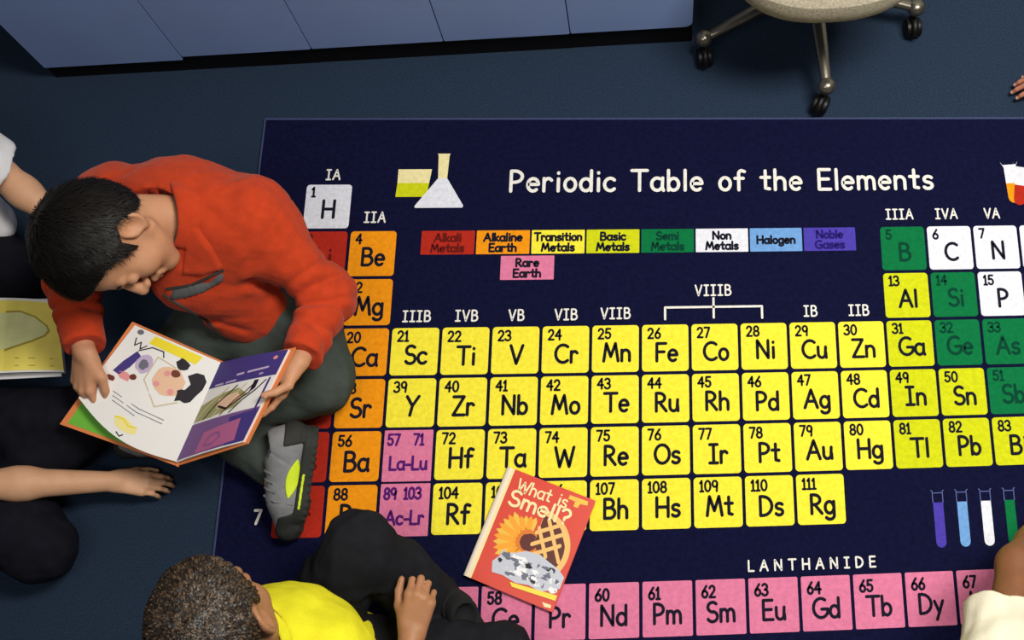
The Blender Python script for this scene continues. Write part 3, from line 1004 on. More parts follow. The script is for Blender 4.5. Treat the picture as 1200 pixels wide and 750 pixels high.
# ------------------------------------------------------------------ people
skin_tan = mat('skin_light_brown', S(196, 142, 108), .55, var=.10, vscale=22, bump=.12, bscale=350, spec=.35)
skin_fair = mat('skin_fair_tan', S(206, 158, 124), .55, var=.08, vscale=22, bump=.12, bscale=350, spec=.35)
skin_dark = mat('skin_dark_brown', S(126, 82, 54), .5, var=.12, vscale=22, bump=.12, bscale=350, spec=.35)
skin_mid = mat('skin_brown', S(170, 120, 86), .5, var=.10, vscale=22, bump=.12, bscale=350, spec=.35)
nail_m = mat('fingernail', S(224, 180, 156), .3, spec=.5)
hair_m = mat('hair_black', S(20, 16, 14), .55, spec=.3)
brow_m = mat('brow_dark', S(34, 24, 20), .7)
eye_m = mat('eyelid_line', S(30, 20, 18), .5)

def head_frame(F, U):
    F = nz(F)
    U = nz(np.asarray(U) - F * (np.asarray(U) @ F))
    return np.stack([np.cross(F, U), F, U], 1)       # right, forward, up
class Head:
    def __init__(s, c, F, U, k=1., back=.090):
        s.c, s.M, s.k, s.bk = np.asarray(c, float), head_frame(F, U), k, back
    def w(s, x, y, z):
        return s.c + s.M @ (np.array([x, y, z]) * s.k)
    def loc(s, P):
        return (P - s.c) @ s.M / s.k
    def prims(s):
        k, w = s.k, s.w
        out = [el(w(0, .078 - s.bk, .030), np.array([.070, s.bk, .078]) * k, s.M), el(w(0, .026, -.030), np.array([.056, .058, .074]) * k, s.M),
               el(w(0, .050, .030), np.array([.052, .040, .045]) * k, s.M)]
        for q in (-1, 1):
            out += [el(w(.034 * q, .056, -.030), np.array([.026, .026, .028]) * k, s.M), rc(w(.055 * q, .0, -.045), w(.018 * q, .060, -.086), .016 * k, .018 * k)]
        out.append(el(w(0, .068, -.086), np.array([.022, .018, .018]) * k, s.M))
        return out
    def face(s, P, d):
        k, w = s.k, s.w
        # sockets, lids, brow, nose, mouth
        for q in (-1, 1):
            d = smax(d, -dprim(P, el(w(.031 * q, .102, -.002), np.array([.019, .016, .012]) * k, s.M)), .012 * k)
        ex_ = [rc(w(-.036, .078, .018), w(-.012, .085, .014), .009 * k), rc(w(.036, .078, .018), w(.012, .085, .014), .009 * k),
               rc(w(0, .086, .006), w(0, .106, -.030), .0075 * k, .0115 * k), el(w(-.012, .097, -.035), np.array([.008, .009, .007]) * k, s.M), el(w(.012, .097, -.035), np.array([.008, .009, .007]) * k, s.M)]
        d = smin(d, uni(P, ex_, .006 * k), .010 * k)
        lids = [el(w(.031 * q, .078, -.003), np.array([.0145, .0125, .0115]) * k, s.M) for q in (-1, 1)]
        lips = [rc(w(-.016, .084, -.059), w(0, .092, -.057), .0055 * k, .0072 * k), rc(w(.016, .084, -.059), w(0, .092, -.057), .0055 * k, .0072 * k),
                rc(w(-.014, .082, -.068), w(.014, .082, -.068), .007 * k), rc(w(0, .088, -.0685), w(0, .0885, -.0685), .007 * k)]
        d = smin(d, uni(P, lids + lips, .003 * k), .004 * k)
        # ears: a thin shell with raised rim
        for q in (-1, 1):
            Me = s.M @ np.array([[math.cos(.35 * q), -math.sin(.35 * q), 0], [math.sin(.35 * q), math.cos(.35 * q), 0], [0, 0, 1.]])
            ec = w(.074 * q, -.012, -.008)
            L = (P - ec) @ Me / k
            th = np.arctan2(L[:, 2] / 1.45, L[:, 1])
            rr = np.sqrt((L[:, 2] / 1.45) ** 2 + L[:, 1] ** 2)
            narrow = 1 - .28 * np.clip(-L[:, 2] / .03, 0, 1)
            ring = np.sqrt((rr - .0185 * narrow) ** 2 + (L[:, 0] - .004 * q) ** 2) - .0042
            inner = np.sqrt((rr - .010) ** 2 + (L[:, 0] - .001 * q) ** 2) - .0030
            disc = np.maximum(np.abs(L[:, 0] + .002 * q) - .0028, rr - .0185 * narrow)
            lobe = np.sqrt(L[:, 0] ** 2 + (L[:, 1] - .006) ** 2 + (L[:, 2] + .025) ** 2) - .0075
            trag = np.sqrt((L[:, 0] - .003 * q) ** 2 + (L[:, 1] - .017) ** 2 + ((L[:, 2] + .004) / 1.5) ** 2) - .0055
            e = smin(smin(ring, disc, .004), smin(smin(lobe, inner, .003), trag, .004), .004) * k * .8
            e = np.where(np.abs(L).max(1) < .06, e, .03 * k)
            d = smin(d, e, .006 * k)
        return d
    def hairline(s, L):
        """positive where hair grows"""
        y, z, x = L[:, 1], L[:, 2], np.abs(L[:, 0])
        h = np.interp(y, [-.12, -.050, -.036, -.020, .012, .026, .034, .050, .070, .09], [-.066, -.060, -.035, .022, .022, -.012, .026, .056, .068, .076])
        return z - h
    def hair(s, name, parent, m, th=.012, h=.0035, strands=9000, length=.026, curl=0., seed=1, crown=(0, -.055, .10), thick=.0011, noise=.0015, m2=None):
        k = s.k
        cap = [el(s.w(0, .078 - s.bk, .030), (np.array([.070, s.bk, .078]) + th) * k, s.M), el(s.w(0, .046, .034), (np.array([.054, .038, .043]) + th * .8) * k, s.M)]
        def fn(P):
            d = uni(P, cap, .03 * k) + wob(P, seed, 150, noise)
            return smax(d, -s.hairline(s.loc(P)) * k * .8, .008 * k)
        lo, hi = bounds(cap, .02)
        V, F = sdf_mesh(fn, lo, hi, h)
        o = obj(name, V, F.tolist(), m, parent)
        if strands:
            rs = np.random.RandomState(seed)
            P4 = V[F]
            a_ = np.linalg.norm(np.cross(P4[:, 2] - P4[:, 0], P4[:, 3] - P4[:, 1]), axis=1)
            pick = rs.choice(len(F), strands, p=a_ / a_.sum())
            uvw = rs.rand(strands, 2, 1)
            A, B_, C_, D_ = [P4[pick, i] for i in range(4)]
            root = (A * (1 - uvw[:, 0]) + B_ * uvw[:, 0]) * (1 - uvw[:, 1]) + (D_ * (1 - uvw[:, 0]) + C_ * uvw[:, 0]) * uvw[:, 1]
            nrm = np.cross(C_ - A, D_ - B_)
            nrm /= np.linalg.norm(nrm, axis=1)[:, None] + 1e-12
            out = s.c + s.M @ np.array([0, -.01, .03]) * k
            sg = np.sign(((root - out) * nrm).sum(1))[:, None]
            nrm = nrm * sg
            keep = s.hairline(s.loc(root)) > .004
            root, nrm = root[keep], nrm[keep]
            n = len(root)
            cr = s.w(*crown)
            t = root - cr
            t = t / (np.linalg.norm(t, axis=1)[:, None] + 1e-9)
            sw = np.cross(nrm, t)
            t = t + .35 * sw + curl * rs.normal(size=(n, 3)) + .22 * rs.normal(size=(n, 3))
            t = t - nrm * (t * nrm).sum(1)[:, None]
            t /= np.linalg.norm(t, axis=1)[:, None] + 1e-9
            ln = length * k * (.6 + .7 * rs.rand(n, 1))
            ln = ln * np.clip(s.hairline(s.loc(root)) / .035, .22, 1)[:, None]
            side = np.cross(t, nrm)
            pts = [root - nrm * .001, root + t * ln * .5 + nrm * ln * (.20 + .5 * curl), root + t * ln * (1 - .5 * curl) + nrm * ln * (.12 + .2 * curl * rs.rand(n, 1))]
            ws = [thick, thick * .9, thick * .15]
            VV = np.stack([pts[0] - side * ws[0], pts[0] + side * ws[0], pts[1] - side * ws[1], pts[1] + side * ws[1], pts[2] - side * ws[2], pts[2] + side * ws[2]], 1).reshape(-1, 3)
            b = np.arange(n)[:, None] * 6
            FF = np.concatenate([b + np.array([[0, 1, 3, 2]]), b + np.array([[2, 3, 5, 4]])])
            me = o.data
            base = len(V)
            allV = np.concatenate([V, VV]) - np.array(ORIG[parent.name])
            allF = F.tolist() + (FF + base).tolist()
            me2 = bpy.data.meshes.new(name)
            me2.from_pydata(allV, [], allF)
            me2.materials.append(m)
            if m2:
                me2.materials.append(m2)
                mi = np.zeros(len(allF), np.int32)
                pickm = (rs.rand(n) < .3).astype(np.int32)
                mi[len(F):] = np.concatenate([pickm, pickm])
                me2.polygons.foreach_set('material_index', mi)
            me2.polygons.foreach_set('use_smooth', np.ones(len(me2.polygons), bool))
            me2.update()
            o.data = me2
            bpy.data.meshes.remove(me)
        return o
    def brows(s, parent):
        for q in (-1, 1):
            mb = MB()
            mb.tube([s.w(.012 * q, .0935, .016), s.w(.024 * q, .0915, .0225), s.w(.036 * q, .084, .021), s.w(.044 * q, .075, .015)], [.0022 * s.k, .0034 * s.k, .003 * s.k, .001 * s.k], 0, 8)
            mb.build('eyebrow', brow_m, parent)
            mb = MB()
            mb.tube([s.w((.031 + .0135 * a) * q, .0895 - .006 * a * a, -.0075 - .001 * (1 - a * a)) for a in (-1, -.5, 0, .5, 1)], [.0007, .0012, .0014, .0013, .0007], 0, 6)
            mb.build('eyelash', eye_m, parent)

def rot(v, ax, a):
    ax = nz(ax)
    return v * math.cos(a) + np.cross(ax, v) * math.sin(a) + ax * (ax @ v) * (1 - math.cos(a))
class Hand:
    """palm and five fingers. d: wrist -> knuckles, n: out of the back of the hand"""
    def __init__(s, W, d, n, right=True, k=.8, curl=((20, 25, 15),) * 4, thumb=((.55, .75, -.25), (.75, .45, -.3), (.9, .2, -.3)), spread=1.):
        s.W, s.k = np.asarray(W, float), k
        d = nz(d)
        n = nz(np.asarray(n) - d * (np.asarray(n) @ d))
        t = np.cross(d, n) * (-1 if right else 1)
        s.d, s.n, s.t = d, n, t
        s.palm, s.fing, s.nails = [], [], []
        W = s.W
        offs = (.027, .009, -.009, -.026)
        fwd = (.084, .088, .083, .074)
        lens = ((.040, .025, .020), (.044, .028, .021), (.041, .026, .020), (.032, .020, .018))
        rad = ((.0092, .0083, .0074, .0064), (.0095, .0086, .0076, .0066), (.0090, .0082, .0073, .0062), (.0080, .0073, .0066, .0056))
        s.knk = []
        for i in range(4):
            K = W + (d * fwd[i] + t * offs[i] + n * (.004 if i in (1, 2) else 0)) * k
            s.knk.append(K)
            s.palm += [rc(W + (t * offs[i] * .62) * k, K, .0150 * k, .0108 * k), rc(W + (t * offs[i] * .6 + d * .02 - n * .008) * k, K - n * .006 * k, .013 * k, .009 * k)]
            dirv = nz(d + t * (offs[i] * 3.0 * spread))
            ax = nz(np.cross(dirv, -n))
            P = K
            for j in range(3):
                dirv = rot(dirv, ax, math.radians(curl[i][j]))
                Q = P + dirv * lens[i][j] * k
                s.fing.append((i, rc(P, Q, rad[i][j] * k, rad[i][j + 1] * k)))
                P = Q
            up = nz(np.cross(np.cross(dirv, -n if abs(dirv @ n) < .95 else d), dirv))
            up = nz(np.cross(ax, dirv)) * (-1)
            s.nails.append((P - dirv * .004 * k, dirv, up, np.cross(dirv, up), rad[i][3] * k))
        # thumb
        P = W + (d * .018 + t * .020 - n * .004) * k
        s.palm.append(rc(P - d * .004 * k, P + (d * .03 + t * .012 - n * .006) * k, .0165 * k, .014 * k))
        tl, tr = (.042, .033, .027), (.0145, .0105, .0096, .0076)
        for j in range(3):
            v = nz(thumb[j][0] * d + thumb[j][1] * t + thumb[j][2] * n)
            Q = P + v * tl[j] * k
            s.fing.append((4 if j else 9, rc(P, Q, tr[j] * k, tr[j + 1] * k)))
            P = Q
        up = nz(n + .6 * t - v * (v @ (n + .6 * t)))
        s.nails.append((P - v * .004 * k, v, up, np.cross(v, up), tr[3] * k))
        s.tips = [x[0] for x in s.nails]
    def all(s):
        return s.palm + [f for _, f in s.fing]
    def field(s, P):
        d = uni(P, s.palm + [f for i, f in s.fing if i == 9], .010 * s.k)
        out = d
        for i in range(5):
            e = uni(P, [f for j, f in s.fing if j == i], .003 * s.k)
            out = np.minimum(out, smin(d, e, .007 * s.k))
        return out
    def nail_parts(s, parent, which=range(5)):
        for i in which:
            c, dv, up, sd, r = s.nails[i]
            mb = MB()
            bm = bmesh.new()
            bmesh.ops.create_uvsphere(bm, u_segments=12, v_segments=6, radius=1)
            mb.bm(bm, c + up * r * .62, np.stack([dv * r * .95, sd * r * .78, up * r * .42], 1))
            mb.build('fingernail', nail_m, parent)

def body_mesh(name, parent, m, head, J, hands, h=.004, legs=True, face=True, sc_=1.):
    """one continuous figure: J holds joints; hands is {'l': Hand, 'r': Hand}"""
    fat = lambda r: r * sc_
    tors = [rc(J['hip_l'], J['hip_r'], fat(.075)), rc(J['pelvis'], J['chest'], fat(.085), fat(.080)), rc(J['chest'] - J['side'] * .05, J['chest'] + J['side'] * .05, fat(.078)),
            rc(J['sh_l'], J['sh_r'], fat(.045))]
    limbs = []
    for q in 'lr':
        limbs += [rc(J['sh_' + q], J['el_' + q], fat(.045), fat(.034)), rc(J['el_' + q], J['el_' + q] + (J['wr_' + q] - J['el_' + q]) * .35, fat(.034), fat(.036)),
                  rc(J['el_' + q] + (J['wr_' + q] - J['el_' + q]) * .3, J['wr_' + q], fat(.036), fat(.0225))]
        if legs:
            limbs += [rc(J['hip_' + q], J['kn_' + q], fat(.072), fat(.050)), rc(J['kn_' + q], J['an_' + q], fat(.050), fat(.034)),
                      rc(J['an_' + q], J['toe_' + q], fat(.032), fat(.022))]
    neck = [rc(J['neck'], head.w(0, -.022, -.045), fat(.047), fat(.046))]
    hp = head.prims()
    allp = tors + limbs + neck + hp + [p for H in hands.values() for p in H.all()]
    lo, hi = bounds(allp, .02)
    hb_lo, hb_hi = bounds(hp, .06)
    hd_b = {q: bounds(H.all(), .05) for q, H in hands.items()}
    def fn(P):
        d = uni(P, tors, .05)
        d = smin(d, uni(P, neck, .03), .03)
        for p in limbs:
            d = smin(d, dprim(P, p), .022)
        m_ = ((P > hb_lo) & (P < hb_hi)).all(1)
        if m_.any():
            Q = P[m_]
            e = uni(Q, hp, .020 * head.k)
            e = smin(e, dprim(Q, neck[0]), .022)
            if face:
                e = head.face(Q, e)
            dd = d[m_]
            d[m_] = np.minimum(dd, e)
        for q, H in hands.items():
            m_ = ((P > hd_b[q][0]) & (P < hd_b[q][1])).all(1)
            if m_.any():
                Q = P[m_]
                d[m_] = smin(d[m_], H.field(Q), .012)
        return d
    return sdf_obj(name, fn, lo, hi, h, m, parent)

def joints(**k):
    J = {a: np.asarray(b, float) for a, b in k.items()}
    J['side'] = nz(J['sh_r'] - J['sh_l'])
    hs = nz(J.get('hipside', J['side']))
    J.setdefault('hip_l', J['pelvis'] - hs * .075)
    J.setdefault('hip_r', J['pelvis'] + hs * .075)
    J.setdefault('chest', J['neck'] * .68 + J['pelvis'] * .32)
    for q in 'lr':
        J.setdefault('toe_' + q, J['an_' + q] + np.array([0, -.01, 0]))
    return J
def bones(nm, J):
    f = lambda a, b: round(float(np.linalg.norm(J[a] - J[b])), 3)
    print('BONES', nm, {k: (f('sh_' + k, 'el_' + k), f('el_' + k, 'wr_' + k), f('hip_' + k, 'kn_' + k), f('kn_' + k, 'an_' + k)) for k in 'lr'}, 'shoulders', f('sh_l', 'sh_r'), 'spine', f('pelvis', 'neck'))

def top_mesh(name, parent, m, J, head, sleeve=1.0, off=.016, h=.005, k=.045, seed=3, amp=.0045, freq=42, hem=None, neck_r=.058, extra=(), seams=(), cuts=(), upper=.0, folds=()):
    """a garment for the trunk and arms; sleeve = how far down the arm (1 = wrist, .45 = short)"""
    tors = [rc(J['hip_l'] * .7 + J['pelvis'] * .3, J['hip_r'] * .7 + J['pelvis'] * .3, .080 + off), rc(J['pelvis'], J['chest'], .085 + off, .082 + off), rc(J['chest'] - J['side'] * .055, J['chest'] + J['side'] * .055, .080 + off),
            rc(J['sh_l'], J['sh_r'], .048 + off)] + list(extra)
    arms, ends = [], []
    for q in 'lr':
        s_, e_, w_ = J['sh_' + q], J['el_' + q], J['wr_' + q]
        if sleeve >= .95:
            end = e_ + (w_ - e_) * (.93 if sleeve == 1.0 else sleeve)
            arms.append([rc(s_, e_, .050 + off, .042 + off), rc(e_, end, .042 + off, .030 + off * .8)])
            ends.append((end, nz(w_ - e_)))
        else:
            end = s_ + (e_ - s_) * sleeve * 2
            arms.append([rc(s_, end, .050 + off, .052 + off)])
            ends.append((end, nz(e_ - s_)))
    allp = tors + [p for a in arms for p in a]
    lo, hi = bounds(allp, .03)
    nax = nz(head.w(0, -.022, -.045) - J['neck'])
    def fn(P):
        d = uni(P, tors, k * 1.3)
        for a, (end, dr) in zip(arms, ends):
            e = uni(P, a, .018)
            e = smax(e, (P - end) @ dr, .004)
            d = smin(d, e, k * .8)
        for a, b, r, kk in folds:
            d = smax(d, -dprim(P, rc(a, b, r)), kk)
        d = d + wob(P, seed, freq, amp) + wob(P, seed + 9, freq * 2.3, amp * .35)
        for c, n_, r, wd_, dp_ in seams:
            q = (P - c)
            pl = q @ n_
            rad = np.linalg.norm(q, axis=1)
            d = d + dp_ * np.exp(-(pl / wd_) ** 2) * np.clip((r - rad) / (.3 * r), 0, 1)
        if hem is not None:
            d = smax(d, -((P - hem[0]) @ hem[1]), .006)
        d = smax(d, -dprim(P, rc(J['neck'] - nax * .01, J['neck'] + nax * .14, neck_r, neck_r + .012)), .008)
        for c in cuts:
            d = smax(d, -c(P), .006)
        return d
    return sdf_obj(name, fn, lo, hi, h, m, parent)

def pants_mesh(name, parent, m, J, off=.018, h=.006, seed=5, amp=.006, freq=38, waist=None, shin=.95, flare=.0, folds=(), extra=()):
    pel = [rc(J['hip_l'], J['hip_r'], .080 + off), rc(J['pelvis'], J['pelvis'] * .75 + J['chest'] * .25, .082 + off)] + list(extra)
    legs = []
    for q in 'lr':
        hp_, kn, an = J['hip_' + q], J['kn_' + q], J['an_' + q]
        end = kn + (an - kn) * shin
        legs.append(([rc(hp_, kn, .074 + off, .054 + off), rc(kn, end, .054 + off, .040 + off + flare)], end, nz(an - kn)))
    allp = pel + [p for a in legs for p in a[0]]
    lo, hi = bounds(allp, .03)
    lo[2] = max(lo[2], -.01)
    fl_ = J.get('floor', np.array([0, 0, RZ + .003]))[2]
    def fn(P):
        d = uni(P, pel, .05)
        for a, end, dr in legs:
            e = uni(P, a, .02)
            e = smax(e, (P - end) @ dr, .005)
            d = smin(d, e, .016)
        for a, b, r, kk in folds:
            d = smax(d, -dprim(P, rc(a, b, r)), kk)
        d = d + wob(P, seed, freq, amp) + wob(P, seed + 4, freq * 2.4, amp * .3)
        d = smax(d, fl_ - P[:, 2], .008)
        if waist is not None:
            d = smax(d, (P - waist[0]) @ waist[1], .006)
        return d
    return sdf_obj(name, fn, lo, hi, h, m, parent)

def shoe(parent, c, toe, up, k=1., cols=('grey', 'black', 'neon'), right=True, mirror=1, accent=True, h=.0032):
    Y = nz(toe)
    Z = nz(np.asarray(up) - Y * (np.asarray(up) @ Y))
    X = np.cross(Y, Z)
    M = np.stack([X, Y, Z], 1)
    w = lambda x, y, z: np.asarray(c) + M @ (np.array([x, y, z]) * k)
    loc = lambda P: (P - np.asarray(c)) @ M / k
    up_p = [rc(w(0, -.082, .034), w(0, -.070, .062), .030 * k, .029 * k), rc(w(0, -.05, .034), w(.002 * mirror, .045, .026), .032 * k, .036 * k), rc(w(.002 * mirror, .045, .024), w(.004 * mirror, .098, .016), .036 * k, .027 * k),
            rc(w(0, -.055, .062), w(0, .03, .040), .026 * k, .024 * k)]
    lo, hi = bounds(up_p, .03)
    foot2 = lambda L: np.minimum.reduce([np.sqrt(L[:, 0] ** 2 + (L[:, 1] + .075) ** 2) - .034,
                                         smin(np.sqrt((L[:, 0] + .004) ** 2 + (np.clip(np.abs(L[:, 1] + .02), .05, None) - .05) ** 2) - .034, np.sqrt((L[:, 0] - .003 * mirror) ** 2 + (L[:, 1] - .055) ** 2) - .043, .03),
                                         np.sqrt((L[:, 0] - .006 * mirror) ** 2 + (L[:, 1] - .090) ** 2) - .034])
    def f_up(P):
        L = loc(P)
        d = uni(P, up_p, .025 * k)
        d = smax(d, (.010 - L[:, 2]) * k, .004)
        d = smax(d, -dprim(P, rc(w(0, -.058, .085), w(0, -.050, .14), .026 * k, .034 * k)), .006)
        # seam grooves and lace throat
        d = d + .0016 * np.exp(-((L[:, 1] - .02 - .9 * (L[:, 2] - .03)) / .0028) ** 2) + .0016 * np.exp(-((L[:, 1] + .030 + .5 * (L[:, 2] - .03)) / .0028) ** 2)
        return d
    sdf_obj('shoe_upper', f_up, lo, hi, h, cols[0], parent)
    def f_sole(P):
        L = loc(P)
        d2 = foot2(L) * k
        rise = .012 * np.clip((L[:, 1] - .05) / .06, 0, 1) ** 2
        dz = (np.abs(L[:, 2] - .002 - rise) - .0135) * k
        d = smax(d2, dz, .006)
        # toe bumper climbs the front of the upper
        tb = smax(uni(P, up_p, .025 * k) - .0030 * k, (.062 - L[:, 1] + .55 * (L[:, 2] - .02)) * k, .004)
        tb = smax(tb, (L[:, 2] - .042) * k, .004)
        hbm = smax(uni(P, up_p, .025 * k) - .0030 * k, (L[:, 1] + .078 - .3 * (L[:, 2] - .02)) * k, .004)
        hbm = smax(hbm, (L[:, 2] - .055) * k, .004)
        d = smin(smin(d, tb, .004), hbm, .004)
        return d + .0012 * np.sin(L[:, 1] * 420) * (L[:, 2] < -.004)
    sdf_obj('shoe_sole', f_sole, lo - .02, hi + .02, h, cols[1], parent)
    if accent:
        sd = 1 if right else -1      # leaf mark on the inner side (towards the other foot)
        def f_acc(P):
            L = loc(P)
            sh = np.abs(uni(P, up_p, .025 * k) - .0006) - .0024 * k
            # pointed leaf in the side view
            a = np.array([-.045, .022]); b = np.array([.030, .030])
            mid = (a + b) / 2
            q = L[:, 1:3] - mid
            ax_ = (b - a) / np.linalg.norm(b - a)
            u_ = q @ ax_
            v_ = q @ np.array([-ax_[1], ax_[0]])
            leaf_d = np.abs(v_) - .013 * np.clip(1 - (u_ / .040) ** 2, 0, 1) + np.maximum(np.abs(u_) - .040, 0)
            return smax(smax(sh, leaf_d * k, .001), (.008 - sd * -L[:, 0]) * k * (1) , .001)
        o = sdf_obj('accent_mark', f_acc, lo, hi, .0022, cols[2], parent)
        o['label'] = 'neon yellow leaf-shaped mark'
        mb = MB()
        def f_line(P):
            L = loc(P)
            d2 = np.abs(foot2(L) * k - .0006) - .0016
            return smax(smax(d2, (np.abs(L[:, 2] - .007) - .0028) * k, .001), (np.abs(L[:, 1] - .015) - .035) * k, .001) + np.where(sd * -L[:, 0] > 0, 0, .02)
        sdf_obj('sole_stripe', f_line, lo - .01, hi + .01, .0022, cols[2], parent)
    # laces
    for i in range(4):
        y = -.010 + .017 * i
        z = .064 - .0075 * i - .012 * (i > 2)
        zz = [z - .010, z + .001, z + .003, z + .001, z - .010]
        mb = MB()
        # ride just on the surface
        pts = []
        for x, z0 in zip((-.018, -.010, 0, .010, .018), zz):
            pts.append(w(x, y + .004 * (x > 0), z0))
        def snap(p):
            v = p.copy()
            for _ in range(12):
                d = uni(v[None], up_p, .025 * k)[0]
                v = v - nz(v - w(0, y, .02)) * (d - .0016) * .8
            return v
        mb.tube([snap(p) for p in pts], .0026 * k, 0, 8)
        mb.build('lace', cols[3] if len(cols) > 3 else cols[0], parent)
# ------------------------------------------------------------------ child in the red jacket reading
fleece = mat('red_fleece', S(186, 62, 32), .95, var=.10, vscale=40, bump=.35, bscale=380, spec=.06, sheen=.08, bump2=.25, b2scale=26, dist=.006)
lining = mat('grey_lining', S(86, 88, 90), .9, bump=.3, bscale=300)
olive_cloth = mat('grey_green_twill', S(66, 74, 70), .9, var=.12, vscale=30, bump=.35, bscale=420, spec=.1, bump2=.3, b2scale=30)
black_cloth = mat('black_cotton', S(30, 31, 36), .92, var=.15, vscale=30, bump=.3, bscale=420, spec=.08, bump2=.35, b2scale=28)
navy_cloth = mat('dark_navy_cotton', S(22, 23, 31), .92, var=.15, vscale=30, bump=.3, bscale=420, spec=.08, bump2=.35, b2scale=28)
suede = mat('grey_suede', S(128, 130, 134), .9, var=.10, vscale=60, bump=.3, bscale=300)
rubber = mat('black_rubber', S(44, 46, 44), .75, bump=.2, bscale=200)
neon = mat('neon_yellow', S(208, 232, 46), .6)
zipm = mat('zip_grey', S(70, 66, 64), .5, metal=.4)

H1 = Head(px(129, 275, .54), cv(.20, -.93, -.20), cv(-.71, -.09, .66), 1.18, .076)
J1 = joints(pelvis=px(312, 338, .115), neck=px(206, 254, .46), sh_r=px(128, 240, .40), sh_l=px(298, 262, .405),
            el_r=px(84, 330, .30), wr_r=px(99, 412, .335), el_l=px(384, 348, .265), wr_l=px(351, 422, .335),
            kn_l=px(378, 446, .115), kn_r=px(196, 446, .105), an_r=px(312, 532, .062), an_l=px(225, 500, .05),
            toe_r=px(330, 585, .065), toe_l=px(180, 520, .055))
J1['chest'] = px(262, 275, .35)
bones('red', J1)
red = thing('person', 'child in a red zip jacket sitting cross-legged with head bowed over an open picture book', 'person', (J1['pelvis'][0], J1['pelvis'][1], 0))
HR1 = Hand(J1['wr_r'], cv(-.14, -.95, -.22), cv(-.50, .12, .85), True, .98, ((25, 50, 40), (28, 52, 42), (30, 55, 42), (32, 55, 42)), ((.72, .55, -.25), (.95, .15, -.25), (.97, -.08, -.25)))
HL1 = Hand(J1['wr_l'], cv(-.60, -.74, 0) + np.array([0, 0, -.32]), cv(.66, -.52, -.42), False, .92, ((8, 12, 10), (8, 12, 10), (8, 14, 12), (10, 16, 12)), ((.62, .74, -.05), (.72, .30, -.62), (.62, .12, -.75)), spread=.4)
body_mesh('body', red, skin_tan, H1, J1, dict(l=HL1, r=HR1), .0035)
H1.hair('hair', red, hair_m, th=.025, strands=16000, length=.022, seed=2, thick=.0009)
H1.brows(red)
HR1.nail_parts(red, (4,))
HL1.nail_parts(red, (4,))
hem1 = (J1['pelvis'] + np.array([0, 0, -.02]), nz(np.array([-.15, .1, 1.0])))
top_mesh('jacket', red, fleece, J1, H1, 1.0, .020, .0050, .05, 3, .0050, 40, hem=hem1, neck_r=.054,
         extra=[rc(px(150, 248, .39), px(290, 260, .39), .098, .092), rc(px(210, 245, .40), px(262, 285, .30), .10, .11), rc(px(312, 335, .14), px(275, 290, .30), .11, .11), rc(px(225, 322, .32), px(292, 352, .20), .085, .095)],
         seams=[(J1['sh_l'] + nz(J1['el_l'] - J1['sh_l']) * .035, nz(nz(J1['el_l'] - J1['sh_l']) - .5 * J1['side']), .12, .0035, .0035)] +
               [(J1['el_l'] + (J1['wr_l'] - J1['el_l']) * q + (J1['sh_l'] - J1['el_l']) * p, nz((J1['wr_l'] - J1['el_l']) * a + (J1['sh_l'] - J1['el_l']) * b + np.array([0, 0, .05 * c])), .085, .008, .007)
                for q, p, a, b, c in ((.0, .10, .6, -1, 1), (.12, .0, 1, -.7, -1), (.30, .0, 1, -.3, .6), (.52, 0, 1, .1, -.8), (0, .32, .3, -1, .5), (.72, 0, 1, .2, .9))] +
               [(J1['el_r'] + (J1['wr_r'] - J1['el_r']) * q, nz((J1['wr_r'] - J1['el_r']) + np.array([.03 * c, 0, .05 * c])), .08, .008, .007) for q, c in ((.15, 1), (.38, -1), (.6, .6))] +
               [(px(318, 335, .28), cv(a, b, .1), .11, .010, .008) for a, b in ((.75, .65), (.45, .9), (.15, 1.))] + [(px(255, 372, .22), cv(a, b, .1), .12, .010, .007) for a, b in ((.3, .95), (-.1, 1.))])
pants_mesh('trousers', red, olive_cloth, J1, .020, .0055, 6, .006, 36, shin=1.14, extra=[rc(px(318, 352, .16), px(372, 432, .125), .088, .075), rc(px(285, 378, .13), px(325, 420, .10), .085, .08), rc(px(255, 372, .13), px(225, 425, .11), .085, .075)])
# standing collar laid open round the neck
nax = nz(H1.w(0, -.022, -.045) - J1['neck'])
def collar(name, parent, m, J, H, r0, r1, hgt, th, open_dir, half, h=.003, lift=0., seed=8):
    nax = nz(H.w(0, -.022, -.045) - J['neck'])
    c = J['neck'] + nax * lift
    od = nz(open_dir - nax * (open_dir @ nax))
    sd = np.cross(nax, od)
    def fn(P):
        q = P - c
        z = q @ nax
        x, y = q @ od, q @ sd
        r = np.sqrt(x * x + y * y)
        R_ = r0 + (r1 - r0) * np.clip(z / hgt, -.3, 1.2)
        d = np.abs(r - R_) - th / 2
        zz = np.abs(z - hgt / 2 + .0) - hgt / 2
        d = smax(d, zz, th * .8)
        ang = np.abs(np.arctan2(y, x))
        return smax(d, (half - ang) * r0, .004) + wob(P, seed, 60, .0012)
    R2 = max(r0, r1) + .03
    return sdf_obj(name, fn, c - R2 - hgt, c + R2 + hgt, h, m, parent)
od1 = px(262, 335, .36) - J1['neck']
collar('collar', red, fleece, J1, H1, .080, .072, .052, .010, od1, .42, lift=-.030)
collar('collar_lining', red, lining, J1, H1, .0725, .065, .048, .004, od1, .30, lift=-.028, h=.0022)
